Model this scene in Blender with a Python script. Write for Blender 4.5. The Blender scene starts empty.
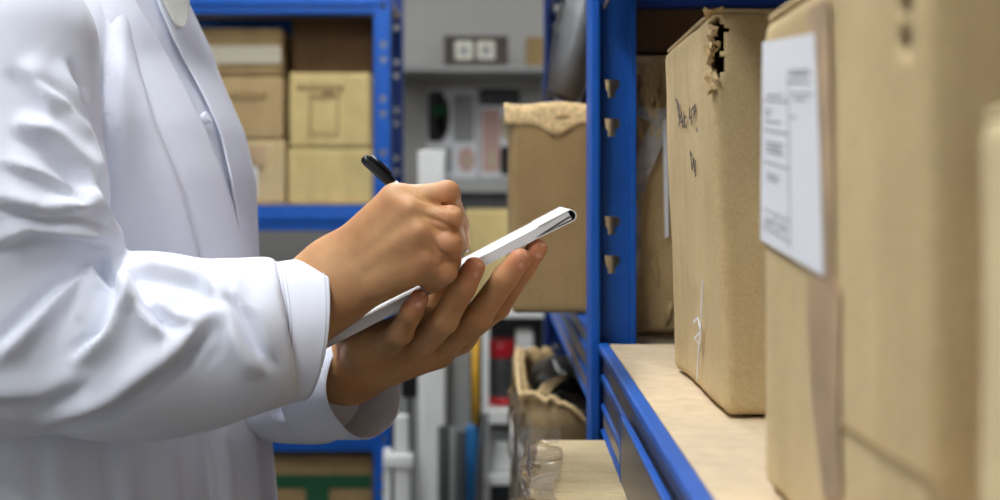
import bpy, bmesh, math, random
import numpy as np
from mathutils import Vector, Matrix, noise, geometry
random.seed(7); rng = np.random.default_rng(7)
scene = bpy.context.scene
C = scene.collection
CAMZ = 1.25; F = 1300.0; HY = 200.0
PI = math.pi

def P(x, y, d):                      # photo point at a known distance -> world point
    return np.array([(x-500)/F*d, d, CAMZ+(HY-y)/F*d])
def V(x, y, d): return Vector(P(x, y, d))
def sx(x, d): return (x-500)/F*d
def sz(y, d): return CAMZ+(HY-y)/F*d

# ------------------------------------------------------------------ materials
MATS = {}
def nodes(name):
    m = bpy.data.materials.new(name); m.use_nodes = True
    nt = m.node_tree; b = nt.nodes['Principled BSDF']
    MATS[name] = m
    return m, nt, b
def lin(c):
    return tuple(((v/255)/12.92 if v/255 <= .04045 else ((v/255+.055)/1.055)**2.4) for v in c)+(1,)
def plain(name, rgb, rough=.5, metal=0, nscale=0, namt=.12, bump=0, bscale=80, coat=0, trans=0, alpha=1, spec=None):
    m, nt, b = nodes(name)
    c = lin(rgb)
    b.inputs['Base Color'].default_value = c
    b.inputs['Roughness'].default_value = rough
    b.inputs['Metallic'].default_value = metal
    b.inputs['Coat Weight'].default_value = coat
    b.inputs['Transmission Weight'].default_value = trans
    b.inputs['Alpha'].default_value = alpha
    if spec is not None: b.inputs['Specular IOR Level'].default_value = spec
    tc = nt.nodes.new('ShaderNodeTexCoord')
    if nscale:
        n = nt.nodes.new('ShaderNodeTexNoise'); n.inputs['Scale'].default_value = nscale; n.inputs['Detail'].default_value = 5
        nt.links.new(tc.outputs['Object'], n.inputs['Vector'])
        r = nt.nodes.new('ShaderNodeValToRGB')
        r.color_ramp.elements[0].position = .3; r.color_ramp.elements[1].position = .7
        r.color_ramp.elements[0].color = tuple(v*(1-namt) for v in c[:3])+(1,)
        r.color_ramp.elements[1].color = tuple(min(1, v*(1+namt)) for v in c[:3])+(1,)
        nt.links.new(n.outputs['Fac'], r.inputs['Fac']); nt.links.new(r.outputs['Color'], b.inputs['Base Color'])
    if bump:
        n2 = nt.nodes.new('ShaderNodeTexNoise'); n2.inputs['Scale'].default_value = bscale; n2.inputs['Detail'].default_value = 4
        nt.links.new(tc.outputs['Object'], n2.inputs['Vector'])
        bp = nt.nodes.new('ShaderNodeBump'); bp.inputs['Strength'].default_value = bump; bp.inputs['Distance'].default_value = .002
        nt.links.new(n2.outputs['Fac'], bp.inputs['Height']); nt.links.new(bp.outputs['Normal'], b.inputs['Normal'])
    return m
def cardboard(name, rgb, namt=.12, wave=260, wstr=.12, axis='X'):
    m, nt, b = nodes(name); c = lin(rgb)
    b.inputs['Roughness'].default_value = .72; b.inputs['Specular IOR Level'].default_value = .25
    tc = nt.nodes.new('ShaderNodeTexCoord')
    n = nt.nodes.new('ShaderNodeTexNoise'); n.inputs['Scale'].default_value = 14; n.inputs['Detail'].default_value = 8; n.inputs['Roughness'].default_value = .65
    r = nt.nodes.new('ShaderNodeValToRGB'); r.color_ramp.elements[0].position = .3; r.color_ramp.elements[1].position = .72
    r.color_ramp.elements[0].color = (c[0]*(1-namt), c[1]*(1-namt*1.1), c[2]*(1-namt*1.2), 1)
    r.color_ramp.elements[1].color = (c[0]*(1+namt*.7), c[1]*(1+namt*.7), c[2]*(1+namt*.7), 1)
    n3 = nt.nodes.new('ShaderNodeTexNoise'); n3.inputs['Scale'].default_value = 420; n3.inputs['Detail'].default_value = 2
    mx = nt.nodes.new('ShaderNodeMix'); mx.data_type = 'RGBA'; mx.blend_type = 'OVERLAY'; mx.inputs['Factor'].default_value = .22
    w = nt.nodes.new('ShaderNodeTexWave'); w.bands_direction = axis; w.inputs['Scale'].default_value = wave; w.inputs['Distortion'].default_value = .6
    bp = nt.nodes.new('ShaderNodeBump'); bp.inputs['Strength'].default_value = wstr; bp.inputs['Distance'].default_value = .0015
    for t in (n, n3, w): nt.links.new(tc.outputs['Object'], t.inputs['Vector'])
    nt.links.new(n.outputs['Fac'], r.inputs['Fac'])
    mp = nt.nodes.new('ShaderNodeMapping'); mp.inputs['Scale'].default_value = (26, 26, 1.6)
    ns = nt.nodes.new('ShaderNodeTexNoise'); ns.inputs['Scale'].default_value = 1.0; ns.inputs['Detail'].default_value = 5
    rs = nt.nodes.new('ShaderNodeValToRGB'); rs.color_ramp.elements[0].position = .28; rs.color_ramp.elements[1].position = .55
    rs.color_ramp.elements[0].color = (.80, .77, .72, 1); rs.color_ramp.elements[1].color = (1, 1, 1, 1)
    ms = nt.nodes.new('ShaderNodeMix'); ms.data_type = 'RGBA'; ms.blend_type = 'MULTIPLY'; ms.inputs['Factor'].default_value = .6
    nt.links.new(tc.outputs['Object'], mp.inputs['Vector']); nt.links.new(mp.outputs['Vector'], ns.inputs['Vector']); nt.links.new(ns.outputs['Fac'], rs.inputs['Fac'])
    nt.links.new(r.outputs['Color'], ms.inputs['A']); nt.links.new(rs.outputs['Color'], ms.inputs['B'])
    nt.links.new(ms.outputs['Result'], mx.inputs['A']); nt.links.new(n3.outputs['Fac'], mx.inputs['B'])
    nt.links.new(mx.outputs['Result'], b.inputs['Base Color'])
    nt.links.new(w.outputs['Fac'], bp.inputs['Height']); nt.links.new(bp.outputs['Normal'], b.inputs['Normal'])
    return m
def emission(name, col, s):
    m, nt, b = nodes(name)
    b.inputs['Base Color'].default_value = (.8, .8, .8, 1)
    b.inputs['Emission Color'].default_value = col; b.inputs['Emission Strength'].default_value = s
    return m

M_card = cardboard('cardboard_tan', (207, 184, 140))
M_card2 = cardboard('cardboard_grey_tan', (186, 160, 116))
M_card3 = cardboard('cardboard_brown', (164, 138, 96))
M_cardY = cardboard('cardboard_straw', (214, 192, 134))
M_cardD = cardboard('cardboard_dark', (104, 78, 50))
M_cardP = cardboard('cardboard_pale', (217, 197, 154))
M_torn = plain('torn_card_edge', (214, 186, 138), .9, nscale=160, namt=.3, bump=.5, bscale=300)
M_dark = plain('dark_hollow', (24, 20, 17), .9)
M_blue = plain('blue_enamel', (16, 88, 182), .42, nscale=30, namt=.08, spec=.35)
M_blueD = plain('blue_enamel_shaded', (8, 42, 108), .42, nscale=30, namt=.1, spec=.35)  # darker copy of the blue enamel, shade painted into posts and ties
M_mdf = plain('chipboard', (206, 186, 154), .75, nscale=60, namt=.09, bump=.1, bscale=300)
M_white = plain('white_paint', (236, 238, 236), .4, nscale=9, namt=.04)
M_paper = plain('white_paper', (228, 229, 234), .75)
M_ink = plain('grey_ink', (150, 150, 158), .8)
M_marker = plain('marker_ink', (92, 84, 80), .8)
M_print = plain('printed_brown', (150, 126, 84), .8)
M_tape = plain('brown_tape', (182, 154, 120), .42, nscale=25, namt=.25)
M_wall = plain('wall_paint', (182, 181, 178), .8, nscale=3, namt=.04)
M_wallL = plain('side_wall_paint', (190, 190, 188), .8, nscale=3, namt=.03)
M_ceil = plain('ceiling_paint', (232, 232, 228), .85, nscale=3, namt=.02)
M_floor = plain('floor_tile', (70, 68, 66), .45, nscale=5, namt=.08)
M_lamp = emission('fluorescent_diffuser', (.965, .985, 1.0, 1), 7.5)
M_steel = plain('grey_steel', (150, 152, 152), .4, metal=.3, nscale=10, namt=.06)
M_greyD = plain('dark_grey_plastic', (62, 64, 66), .5, nscale=12, namt=.1)
M_grey = plain('mid_grey_panel', (152, 154, 152), .55, nscale=12, namt=.06)
M_black = plain('black_plastic', (12, 12, 13), .28)
M_red = plain('red_plastic', (196, 24, 40), .35)
M_yellow = plain('yellow_plastic', (216, 164, 40), .45)
M_cyan = plain('blue_plastic', (24, 104, 164), .45)
M_green = plain('green_print', (20, 84, 50), .7)
M_brownF = plain('brown_wood', (70, 58, 46), .5, nscale=20, namt=.2)
M_cream = plain('cream_plastic', (216, 214, 200), .4)
M_hair = plain('black_hair', (22, 18, 16), .5)
M_trouser = plain('dark_trousers', (40, 42, 50), .85, nscale=40, namt=.1)
M_shoe = plain('black_leather', (20, 18, 17), .4)
M_clear = plain('clear_barrel', (238, 242, 248), .08, trans=.75)
M_sil = plain('metal_tip', (190, 190, 196), .25, metal=1)
M_film = None
def film():
    m, nt, b = nodes('clear_film'); nt.nodes.remove(b); out = nt.nodes['Material Output']
    tc = nt.nodes.new('ShaderNodeTexCoord'); n = nt.nodes.new('ShaderNodeTexNoise'); n.inputs['Scale'].default_value = 34; n.inputs['Detail'].default_value = 5; n.inputs['Distortion'].default_value = 2.0
    bp = nt.nodes.new('ShaderNodeBump'); bp.inputs['Strength'].default_value = 1.0; bp.inputs['Distance'].default_value = .008
    tr = nt.nodes.new('ShaderNodeBsdfTransparent'); tr.inputs['Color'].default_value = (.96, .96, .97, 1)
    gl = nt.nodes.new('ShaderNodeBsdfGlossy'); gl.inputs['Roughness'].default_value = .10; gl.inputs['Color'].default_value = (1, 1, 1, 1)
    lw = nt.nodes.new('ShaderNodeFresnel'); lw.inputs['IOR'].default_value = 1.38
    mx = nt.nodes.new('ShaderNodeMixShader')
    nt.links.new(tc.outputs['Object'], n.inputs['Vector']); nt.links.new(n.outputs['Fac'], bp.inputs['Height'])
    nt.links.new(bp.outputs['Normal'], gl.inputs['Normal']); nt.links.new(bp.outputs['Normal'], lw.inputs['Normal'])
    nt.links.new(lw.outputs['Fac'], mx.inputs['Fac']); nt.links.new(tr.outputs['BSDF'], mx.inputs[1]); nt.links.new(gl.outputs['BSDF'], mx.inputs[2]); nt.links.new(mx.outputs['Shader'], out.inputs['Surface'])
    return m
M_film = film()
def skin():
    m, nt, b = nodes('skin')
    b.inputs['Roughness'].default_value = .48; b.inputs['Specular IOR Level'].default_value = .35
    b.inputs['Subsurface Weight'].default_value = .25; b.inputs['Subsurface Radius'].default_value = (.006, .0025, .0012)
    b.inputs['Subsurface Scale'].default_value = .6
    tc = nt.nodes.new('ShaderNodeTexCoord')
    n = nt.nodes.new('ShaderNodeTexNoise'); n.inputs['Scale'].default_value = 32; n.inputs['Detail'].default_value = 6
    r = nt.nodes.new('ShaderNodeValToRGB'); r.color_ramp.elements[0].position = .3; r.color_ramp.elements[1].position = .7
    r.color_ramp.elements[0].color = lin((186, 135, 92)); r.color_ramp.elements[1].color = lin((211, 164, 117))
    at = nt.nodes.new('ShaderNodeAttribute'); at.attribute_name = 'flush'
    mx = nt.nodes.new('ShaderNodeMix'); mx.data_type = 'RGBA'; mx.inputs['B'].default_value = lin((206, 132, 102))
    n2 = nt.nodes.new('ShaderNodeTexNoise'); n2.inputs['Scale'].default_value = 330; n2.inputs['Detail'].default_value = 3
    bp = nt.nodes.new('ShaderNodeBump'); bp.inputs['Strength'].default_value = .14; bp.inputs['Distance'].default_value = .001
    for t in (n, n2): nt.links.new(tc.outputs['Object'], t.inputs['Vector'])
    nt.links.new(n.outputs['Fac'], r.inputs['Fac']); nt.links.new(r.outputs['Color'], mx.inputs['A']); nt.links.new(at.outputs['Fac'], mx.inputs['Factor'])
    nt.links.new(mx.outputs['Result'], b.inputs['Base Color']); nt.links.new(n2.outputs['Fac'], bp.inputs['Height']); nt.links.new(bp.outputs['Normal'], b.inputs['Normal'])
    return m
M_skin = skin()
M_nail = plain('fingernail', (216, 160, 136), .38)
def cloth(name, rgb):
    m, nt, b = nodes(name)
    b.inputs['Base Color'].default_value = lin(rgb); b.inputs['Roughness'].default_value = .85
    b.inputs['Sheen Weight'].default_value = .15; b.inputs['Specular IOR Level'].default_value = .2
    tc = nt.nodes.new('ShaderNodeTexCoord')
    n = nt.nodes.new('ShaderNodeTexNoise'); n.inputs['Scale'].default_value = 38; n.inputs['Detail'].default_value = 5
    bp = nt.nodes.new('ShaderNodeBump'); bp.inputs['Strength'].default_value = .12; bp.inputs['Distance'].default_value = .004
    nt.links.new(tc.outputs['Object'], n.inputs['Vector']); nt.links.new(n.outputs['Fac'], bp.inputs['Height']); nt.links.new(bp.outputs['Normal'], b.inputs['Normal'])
    return m
M_coat = cloth('white_cotton', (238, 242, 255))
M_shirt = cloth('ivory_shirt', (228, 228, 220))
M_thread = plain('white_thread', (212, 213, 226), .8)

# ------------------------------------------------------------------ object helpers
def tag(o, label, cat, group=None, kind=None):
    o['label'] = label; o['category'] = cat
    if group: o['group'] = group
    if kind: o['kind'] = kind
    return o
def link(o, parent=None):
    C.objects.link(o)
    if parent is not None:
        o.parent = parent
        o.matrix_parent_inverse = PARENT_INV.get(parent.name, Matrix())
    return o
PARENT_INV = {}
def world_of(o):
    m = o.matrix_basis.copy(); p = o.parent
    if p is not None: m = world_of(p) @ o.matrix_parent_inverse @ m
    return m
def empty(name, loc, rz=0):
    o = bpy.data.objects.new(name, None); o.empty_display_size = .05
    C.objects.link(o); o.location = loc; o.rotation_euler = (0, 0, rz)
    return o
def mesh_obj(name, me, mats, parent=None, smooth=False):
    """mesh data is given in WORLD coordinates; parented objects get the inverse of the parent's transform"""
    if not isinstance(mats, (list, tuple)): mats = [mats]
    for m in mats: me.materials.append(m)
    if smooth:
        me.polygons.foreach_set('use_smooth', [True]*len(me.polygons))
    o = bpy.data.objects.new(name, me); C.objects.link(o)
    if parent is not None:
        o.parent = parent; o.matrix_parent_inverse = world_of(parent).inverted()
    return o
def bobj(name, bm, mats, parent=None, smooth=False, local=None):
    if local is not None: bmesh.ops.transform(bm, matrix=local, verts=bm.verts)
    bmesh.ops.recalc_face_normals(bm, faces=bm.faces)
    me = bpy.data.meshes.new(name); bm.to_mesh(me); bm.free()
    return mesh_obj(name, me, mats, parent, smooth)
def recenter(o):
    """put a top-level mesh's origin at the middle of its base"""
    me = o.data; n = len(me.vertices); co = np.empty(n*3); me.vertices.foreach_get('co', co); co = co.reshape(-1, 3)
    c = np.array([(co[:, 0].min()+co[:, 0].max())/2, (co[:, 1].min()+co[:, 1].max())/2, co[:, 2].min()])
    me.vertices.foreach_set('co', (co-c).ravel()); me.update(); o.location = c
    return o
def bx(bm, lo, hi, bev=0, seg=2, mi=0):
    lo, hi = Vector(lo), Vector(hi)
    r = bmesh.ops.create_cube(bm, size=1)
    vs = r['verts']
    for v in vs:
        v.co = Vector((lo[i]+(v.co[i]+.5)*(hi[i]-lo[i]) for i in range(3)))
    fs = set(f for v in vs for f in v.link_faces)
    if bev > 0:
        es = list(set(e for v in vs for e in v.link_edges))
        rr = bmesh.ops.bevel(bm, geom=es, offset=bev, segments=seg, affect='EDGES', profile=.6)
        fs |= set(rr['faces'])
    for f in fs:
        if f.is_valid: f.material_index = mi
    return bm
def box(name, lo, hi, mat, parent=None, bev=.002):
    bm = bmesh.new(); bx(bm, lo, hi, bev); return bobj(name, bm, mat, parent)
def tube(bm, pts, rads, n=16, cap=True, mi=0, sq=(1, 1)):
    pts = [Vector(p) for p in pts]
    if not isinstance(rads, (list, tuple)): rads = [rads]*len(pts)
    rings = []; up = None
    for i, p in enumerate(pts):
        t = (pts[min(i+1, len(pts)-1)]-pts[max(i-1, 0)]).normalized()
        if up is None:
            up = t.cross(Vector((0, 0, 1)))
            if up.length < .1: up = t.cross(Vector((0, 1, 0)))
            up.normalize()
        else:
            up = (up-t*up.dot(t)).normalized()
        w = t.cross(up)
        rings.append([bm.verts.new(p+(up*math.cos(a)*sq[0]+w*math.sin(a)*sq[1])*rads[i]) for a in (2*PI*k/n for k in range(n))])
    for a, b in zip(rings, rings[1:]):
        for k in range(n):
            f = bm.faces.new((a[k], a[(k+1) % n], b[(k+1) % n], b[k])); f.material_index = mi; f.smooth = True
    if cap:
        for r in (rings[0], rings[-1][::-1]):
            f = bm.faces.new(r); f.material_index = mi
    return bm
def strip(bm, pts, width, nrm, thick=.0004, mi=0):
    """a thin pen-stroke ribbon of real thickness lying on a surface with normal nrm"""
    nrm = Vector(nrm).normalized(); pts = [Vector(p) for p in pts]
    prev = None
    for i, p in enumerate(pts):
        t = (pts[min(i+1, len(pts)-1)]-pts[max(i-1, 0)])
        if t.length < 1e-9: continue
        s = nrm.cross(t).normalized()*width/2
        q = [bm.verts.new(p+s+nrm*thick), bm.verts.new(p-s+nrm*thick), bm.verts.new(p-s), bm.verts.new(p+s)]
        if prev:
            for k in range(4):
                f = bm.faces.new((prev[k], prev[(k+1) % 4], q[(k+1) % 4], q[k])); f.material_index = mi
        prev = q
    return bm
def slab(bm, outline, nrm, thick, holes=(), mi=0):
    """planar polygon (with holes) extruded by thick along nrm"""
    loops = [[Vector(p) for p in outline]]+[[Vector(p) for p in h] for h in holes]
    tris = geometry.tessellate_polygon(loops)
    flat = [p for l in loops for p in l]; nrm = Vector(nrm).normalized()*thick
    a = [bm.verts.new(p) for p in flat]; b = [bm.verts.new(p+nrm) for p in flat]
    for t in tris:
        try:
            f = bm.faces.new([a[i] for i in t]); f.material_index = mi
            f = bm.faces.new([b[i] for i in reversed(t)]); f.material_index = mi
        except ValueError: pass
    k = 0
    for l in loops:
        n = len(l)
        for i in range(n):
            j = (i+1) % n
            f = bm.faces.new((a[k+i], a[k+j], b[k+j], b[k+i])); f.material_index = mi
        k += n
    return bm

# ------------------------------------------------------------------ implicit surfaces
def smin(a, b, k):
    h = np.clip(.5+.5*(b-a)/k, 0, 1)
    return b*(1-h)+a*h-k*h*(1-h)
def seg(p, a, b, ra, rb):
    a = np.asarray(a, np.float32); b = np.asarray(b, np.float32); ab = b-a
    t = np.clip(((p-a)@ab)/max(float(ab@ab), 1e-12), 0, 1)
    d = p-a-t[..., None]*ab
    return np.sqrt((d*d).sum(-1))-(ra+t*(rb-ra))
def chain(p, pts, rs, k):
    d = None
    for i in range(len(pts)-1):
        s = seg(p, pts[i], pts[i+1], rs[i], rs[i+1])
        d = s if d is None else smin(d, s, k)
    return d
def ell(p, c, r):
    q = (p-np.asarray(c, np.float32))/np.asarray(r, np.float32)
    l = np.sqrt((q*q).sum(-1)); return (l-1)*min(r)
def grid(lo, hi, h):
    lo = np.asarray(lo, np.float32); n = np.ceil((np.asarray(hi)-lo)/h).astype(int)+1
    ax = [lo[i]+h*np.arange(n[i], dtype=np.float32) for i in range(3)]
    return np.stack(np.meshgrid(*ax, indexing='ij'), -1)
def nets(fn, lo, hi, h):
    G = grid(lo, hi, h); f = np.empty(G.shape[:3], np.float32)
    for i in range(0, G.shape[0], 16): f[i:i+16] = fn(G[i:i+16])
    s = f < 0
    nx, ny, nz = f.shape
    cs = np.zeros((nx-1, ny-1, nz-1), np.int8)
    off = [(i, j, k) for i in (0, 1) for j in (0, 1) for k in (0, 1)]
    for i, j, k in off: cs += s[i:nx-1+i, j:ny-1+j, k:nz-1+k]
    idx = np.argwhere((cs > 0) & (cs < 8))
    vid = -np.ones(cs.shape, np.int64); vid[tuple(idx.T)] = np.arange(len(idx))
    acc = np.zeros((len(idx), 3)); cnt = np.zeros(len(idx))
    for a in range(len(off)):
        for b in range(a+1, len(off)):
            if sum(abs(off[a][q]-off[b][q]) for q in range(3)) != 1: continue
            A = idx+off[a]; B = idx+off[b]
            fa = f[tuple(A.T)].astype(float); fb = f[tuple(B.T)].astype(float)
            m = (fa < 0) != (fb < 0)
            t = np.where(m, fa/np.where(m, fa-fb, 1), 0)[:, None]
            acc += np.where(m[:, None], A+(B-A)*t, 0); cnt += m
    verts = np.asarray(lo)+h*acc/cnt[:, None]
    faces = []
    for ax in range(3):
        o1, o2 = [(1, 2), (2, 0), (0, 1)][ax]
        e = [slice(None)]*3; g = [slice(None)]*3
        e[ax] = slice(0, -1); g[ax] = slice(1, None)
        d = s[tuple(e)] != s[tuple(g)]
        q = np.argwhere(d)
        q = q[(q[:, o1] > 0) & (q[:, o2] > 0) & (q[:, o1] < f.shape[o1]-1) & (q[:, o2] < f.shape[o2]-1)]
        fl = s[tuple(q.T)]
        u = np.zeros(3, int); u[o1] = 1; v = np.zeros(3, int); v[o2] = 1
        c = np.stack([vid[tuple((q-u-v).T)], vid[tuple((q-v).T)], vid[tuple(q.T)], vid[tuple((q-u).T)]], 1)
        c[~fl] = c[~fl][:, ::-1]
        faces.append(c)
    faces = np.concatenate(faces); faces = faces[(faces >= 0).all(1)]
    return verts, faces
def normals(v, f):
    n = np.zeros_like(v); fn = np.cross(v[f[:, 2]]-v[f[:, 0]], v[f[:, 3]]-v[f[:, 1]])
    for k in range(4): np.add.at(n, f[:, k], fn)
    return n/np.maximum(np.linalg.norm(n, axis=1, keepdims=True), 1e-12)
def relax(v, f, it=1, lam=.5):
    e = np.concatenate([f[:, [0, 1]], f[:, [1, 2]], f[:, [2, 3]], f[:, [3, 0]]])
    for _ in range(it):
        a = np.zeros_like(v); c = np.zeros(len(v))
        np.add.at(a, e[:, 0], v[e[:, 1]]); np.add.at(c, e[:, 0], 1)
        np.add.at(a, e[:, 1], v[e[:, 0]]); np.add.at(c, e[:, 1], 1)
        v = v+lam*(a/np.maximum(c, 1)[:, None]-v)
    return v
def np_mesh(name, v, f):
    me = bpy.data.meshes.new(name); me.from_pydata(v.tolist(), [], f.tolist()); me.update(); return me

def project(v): return 500+F*v[:, 0]/v[:, 1], HY-F*(v[:, 2]-CAMZ)/v[:, 1]
def seg2(px, py, pts):
    best = np.full(len(px), 1e9); side = np.zeros(len(px)); tt = np.zeros(len(px))
    n = len(pts)-1
    for i in range(n):
        ax, ay = pts[i]; bx_, by = pts[i+1]; dx, dy = bx_-ax, by-ay; L = dx*dx+dy*dy
        t = np.clip(((px-ax)*dx+(py-ay)*dy)/L, 0, 1); ex, ey = px-ax-t*dx, py-ay-t*dy
        d = np.hypot(ex, ey); m = d < best
        best = np.where(m, d, best); side = np.where(m, np.sign(dx*ey-dy*ex), side); tt = np.where(m, (i+t)/n, tt)
    return best, side, tt
# ------------------------------------------------------------------ the room
def struct(name, lo, hi, mat):
    o = box(name, lo, hi, mat, bev=0); o['kind'] = 'structure'; return o
RX0, RX1, RY0, RY1, RZ = -2.0, .82, -1.7, 4.55, 2.75
struct('floor', (RX0-.1, RY0-.1, -.1), (RX1+.1, RY1+.1, 0), M_floor)
struct('ceiling', (RX0-.1, RY0-.1, RZ), (RX1+.1, RY1+.1, RZ+.1), M_ceil)
struct('wall_left', (RX0-.1, RY0-.1, 0), (RX0, RY1+.1, RZ), M_wallL)
struct('wall_right', (RX1, RY0-.1, 0), (RX1+.1, RY1+.1, RZ), M_wallL)
struct('wall_back', (RX0, RY1, 0), (RX1, RY1+.1, RZ), M_wall)
struct('wall_front', (RX0, RY0-.1, 0), (RX1, RY0, RZ), M_wallL)
bb = bmesh.new(); bx(bb, (RX0, RY1-.012, 0), (RX1, RY1, .09), .003); o = bobj('baseboard_back', bb, M_white); o['kind'] = 'structure'

def ceiling_light(x, y, label, lx=.3, ly=1.2):
    r = empty('ceiling_light', (x, y, RZ)); tag(r, label, 'ceiling light', 'fluorescent ceiling lights over the aisle')
    bm = bmesh.new()
    bx(bm, (x-lx/2, y-ly/2, RZ-.05), (x+lx/2, y+ly/2, RZ), .004); bobj('housing', bm, M_white, r)
    bm = bmesh.new(); bx(bm, (x-lx/2+.02, y-ly/2+.02, RZ-.062), (x+lx/2-.02, y+ly/2-.02, RZ-.049), .004); bobj('diffuser', bm, M_lamp, r)
ceiling_light(-.55, 1.0, 'long fluorescent ceiling light over the aisle above the person and the rack post')
ceiling_light(-.72, -.50, 'long fluorescent ceiling light in front of the person, nearest the front wall')
ceiling_light(-.25, 2.75, 'long fluorescent ceiling light before the back wall')

# ------------------------------------------------------------------ racks
def keyhole(x, z, s=1.0):
    """outline of a keyhole slot in the XZ plane (head above, narrow tail below)"""
    pts = [(-.0065, .0085), (.0065, .0085), (.0085, .006), (.0085, .0005), (.0055, -.0015), (.0035, -.004), (.0035, -.0095), (-.0035, -.0095), (-.0035, -.004), (-.0055, -.0015), (-.0085, .0005), (-.0085, .006)]
    return [(x+a*s, z+b*s) for a, b in pts]
def upright(parent, x0, x1, y, z0, z1, dirx, mat, flange_y=.04, zs=None, hs=1.0, hx=None, lip=True, name='upright'):
    """folded angle post: a slotted plate facing the aisle end (XZ plane at y), an aisle-side flange and a narrow front lip"""
    bm = bmesh.new()
    holes = []
    if zs is None:
        zs = []; z = z0+.06
        while z < z1-.06: zs += [z, z+.039]; z += .1365
    cx = (x0+x1)/2 if hx is None else hx
    zs = sorted(zs); cuts = [z0]+[(a+b)/2 for a, b in zip(zs, zs[1:])]+[z1]
    for z, za, zb in zip(zs, cuts, cuts[1:]):
        slab(bm, [(x0+(.0028 if dirx < 0 and lip else 0), y, za), (x1, y, za), (x1, y, zb), (x0+(.0028 if dirx < 0 and lip else 0), y, zb)], (0, 1, 0), .0022, [[(a, y, b) for a, b in keyhole(cx, z, hs)]])
    bmesh.ops.remove_doubles(bm, verts=bm.verts, dist=1e-6)
    e = x0 if dirx < 0 else x1
    if lip:
        # rounded aisle-side return
        w = .0095
        a0, a1 = (e-w, e) if dirx < 0 else (e, e+w)
        sh_ = -.0022 if dirx < 0 else .0022
        bx(bm, (a0+sh_, y-.028, z0), (a1+sh_, y+flange_y, z1), .003, 3)
        bx(bm, (min(e, e-dirx*.0058)+sh_, y+.003, z0), (max(e, e-dirx*.0058)+sh_, y+.0055, z1), .0008)
    o = x1 if dirx < 0 else x0
    bx(bm, (o-.0035, y-.004, z0), (o+.0035, y+.006, z1), .0014, 2)
    ob = bobj(name, bm, mat, parent)
    return ob
M_strip = plain('clear_label_strip', (58, 57, 64), .3)  # dark backing, with dark reflections put into the colour
M_stripL = plain('tan_reflection_strip', (150, 134, 116), .3)  # painted reflection of tan cardboard along the beam's bottom
rack = empty('shelving_rack', (.35, 1.0, 0))
tag(rack, 'blue boltless steel shelving rack with keyhole posts along the right side of the aisle', 'shelving')
ZS = CAMZ-.14                     # main shelf top
YU = 1.30
zk = [sz(88, YU), sz(127, YU), sz(225, YU), sz(264, YU)]
allz = []
for n in range(-8, 6): allz += [zk[0]+n*.137, zk[1]+n*.137]
allz = [z for z in allz if .08 < z < 1.92]
upright(rack, .1005, .1325, YU, 0, 2.0, -1, M_blue, zs=allz, hx=sx(611.5, YU))
upright(rack, .6275, .6595, YU, 0, 2.0, 1, M_blue, zs=allz)
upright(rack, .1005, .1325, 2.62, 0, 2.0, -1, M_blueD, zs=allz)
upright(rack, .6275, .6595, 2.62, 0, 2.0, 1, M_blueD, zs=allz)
upright(rack, .1005, .1325, .02, 0, 2.0, -1, M_blue, zs=allz)
upright(rack, .6275, .6595, .02, 0, 2.0, 1, M_blue, zs=allz)
def SK(y): return .010*max(0, 1.268-y)/1.218      # the near bay stands a touch out of square
def rack_beam(y0, y1, ztop, h=.085, x=.097):
    bm = bmesh.new()
    # simple C section with two pressed ribs, extruded along the aisle
    a = [bm.verts.new((px-SK(y0), y0, pz)) for px, pz in SEC(x, ztop, h)]
    b = [bm.verts.new((px-SK(y1), y1, pz)) for px, pz in SEC(x, ztop, h)]
    n = len(a)
    for i in range(n):
        j = (i+1) % n
        f = bm.faces.new((a[i], a[j], b[j], b[i]))
    bm.faces.new(a); bm.faces.new(b[::-1])
    bo = bobj('beam', bm, M_blue, rack)
    for za, zb, m_ in ((-.0135, -.0285, M_strip), (-.0385, -.0575, M_strip), (-.0665, -.080, M_stripL)):
        b2 = bmesh.new(); bx(b2, (x+.0035, y0+.004, ztop+zb), (x+.0058, y1-.004, ztop+za), .0006)
        for v in b2.verts: v.co.x -= SK(v.co.y)
        bobj('label_reflection_strip', b2, m_, bo)
    return bo
def SEC(x, t, h):
    out = [(x+.0080, t), (x+.0008, t), (x-.0012, t-.0012), (x-.0012, t-.0065), (x+.0005, t-.0095), (x+.006, t-.013), (x+.006, t-.029), (x+.0015, t-.031), (x+.0015, t-.036), (x+.006, t-.038),
           (x+.006, t-.058), (x+.0015, t-.060), (x+.0015, t-.064), (x+.006, t-.066), (x+.006, t-h+.004), (x+.001, t-h)]
    inn = [(px+.0035, pz) for px, pz in reversed(out[4:])]
    return out+inn+[(x+.0080, t-.004)]
def deck(y0, y1, ztop, h=.085):
    rack_beam(y0, y1, ztop+.0005, h)
    bm = bmesh.new(); bx(bm, (.655, y0, ztop-.06), (.665, y1, ztop), .002); bobj('beam', bm, M_blue, rack)
    bm = bmesh.new(); bx(bm, (.1062, y0+.005, ztop-.012), (.655, y1-.005, ztop), .001)
    for v in bm.verts:
        if v.co.x < .3: v.co.x -= SK(v.co.y)
    bobj('shelf_board', bm, M_mdf, rack)
for z in (ZS,):
    deck(.05, 1.268, z)
    deck(1.345, 2.59, z)
ZL = .50                           # lower shelf
deck(.05, 1.268, ZL); deck(1.345, 2.59, ZL)
ZT = CAMZ+.265                     # upper shelf
deck(.05, 1.268, ZT, .075); deck(1.345, 2.59, 1.70, .075)
for y in (.02, YU, 2.62):          # end ties under the upper shelf and at mid height
    for z in (ZT, ZL):
        bm = bmesh.new(); bx(bm, (.133, y+.004, z-.072), (.627, y+.02, z-.005), .003); bobj('end_tie', bm, M_blueD, rack)
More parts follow.
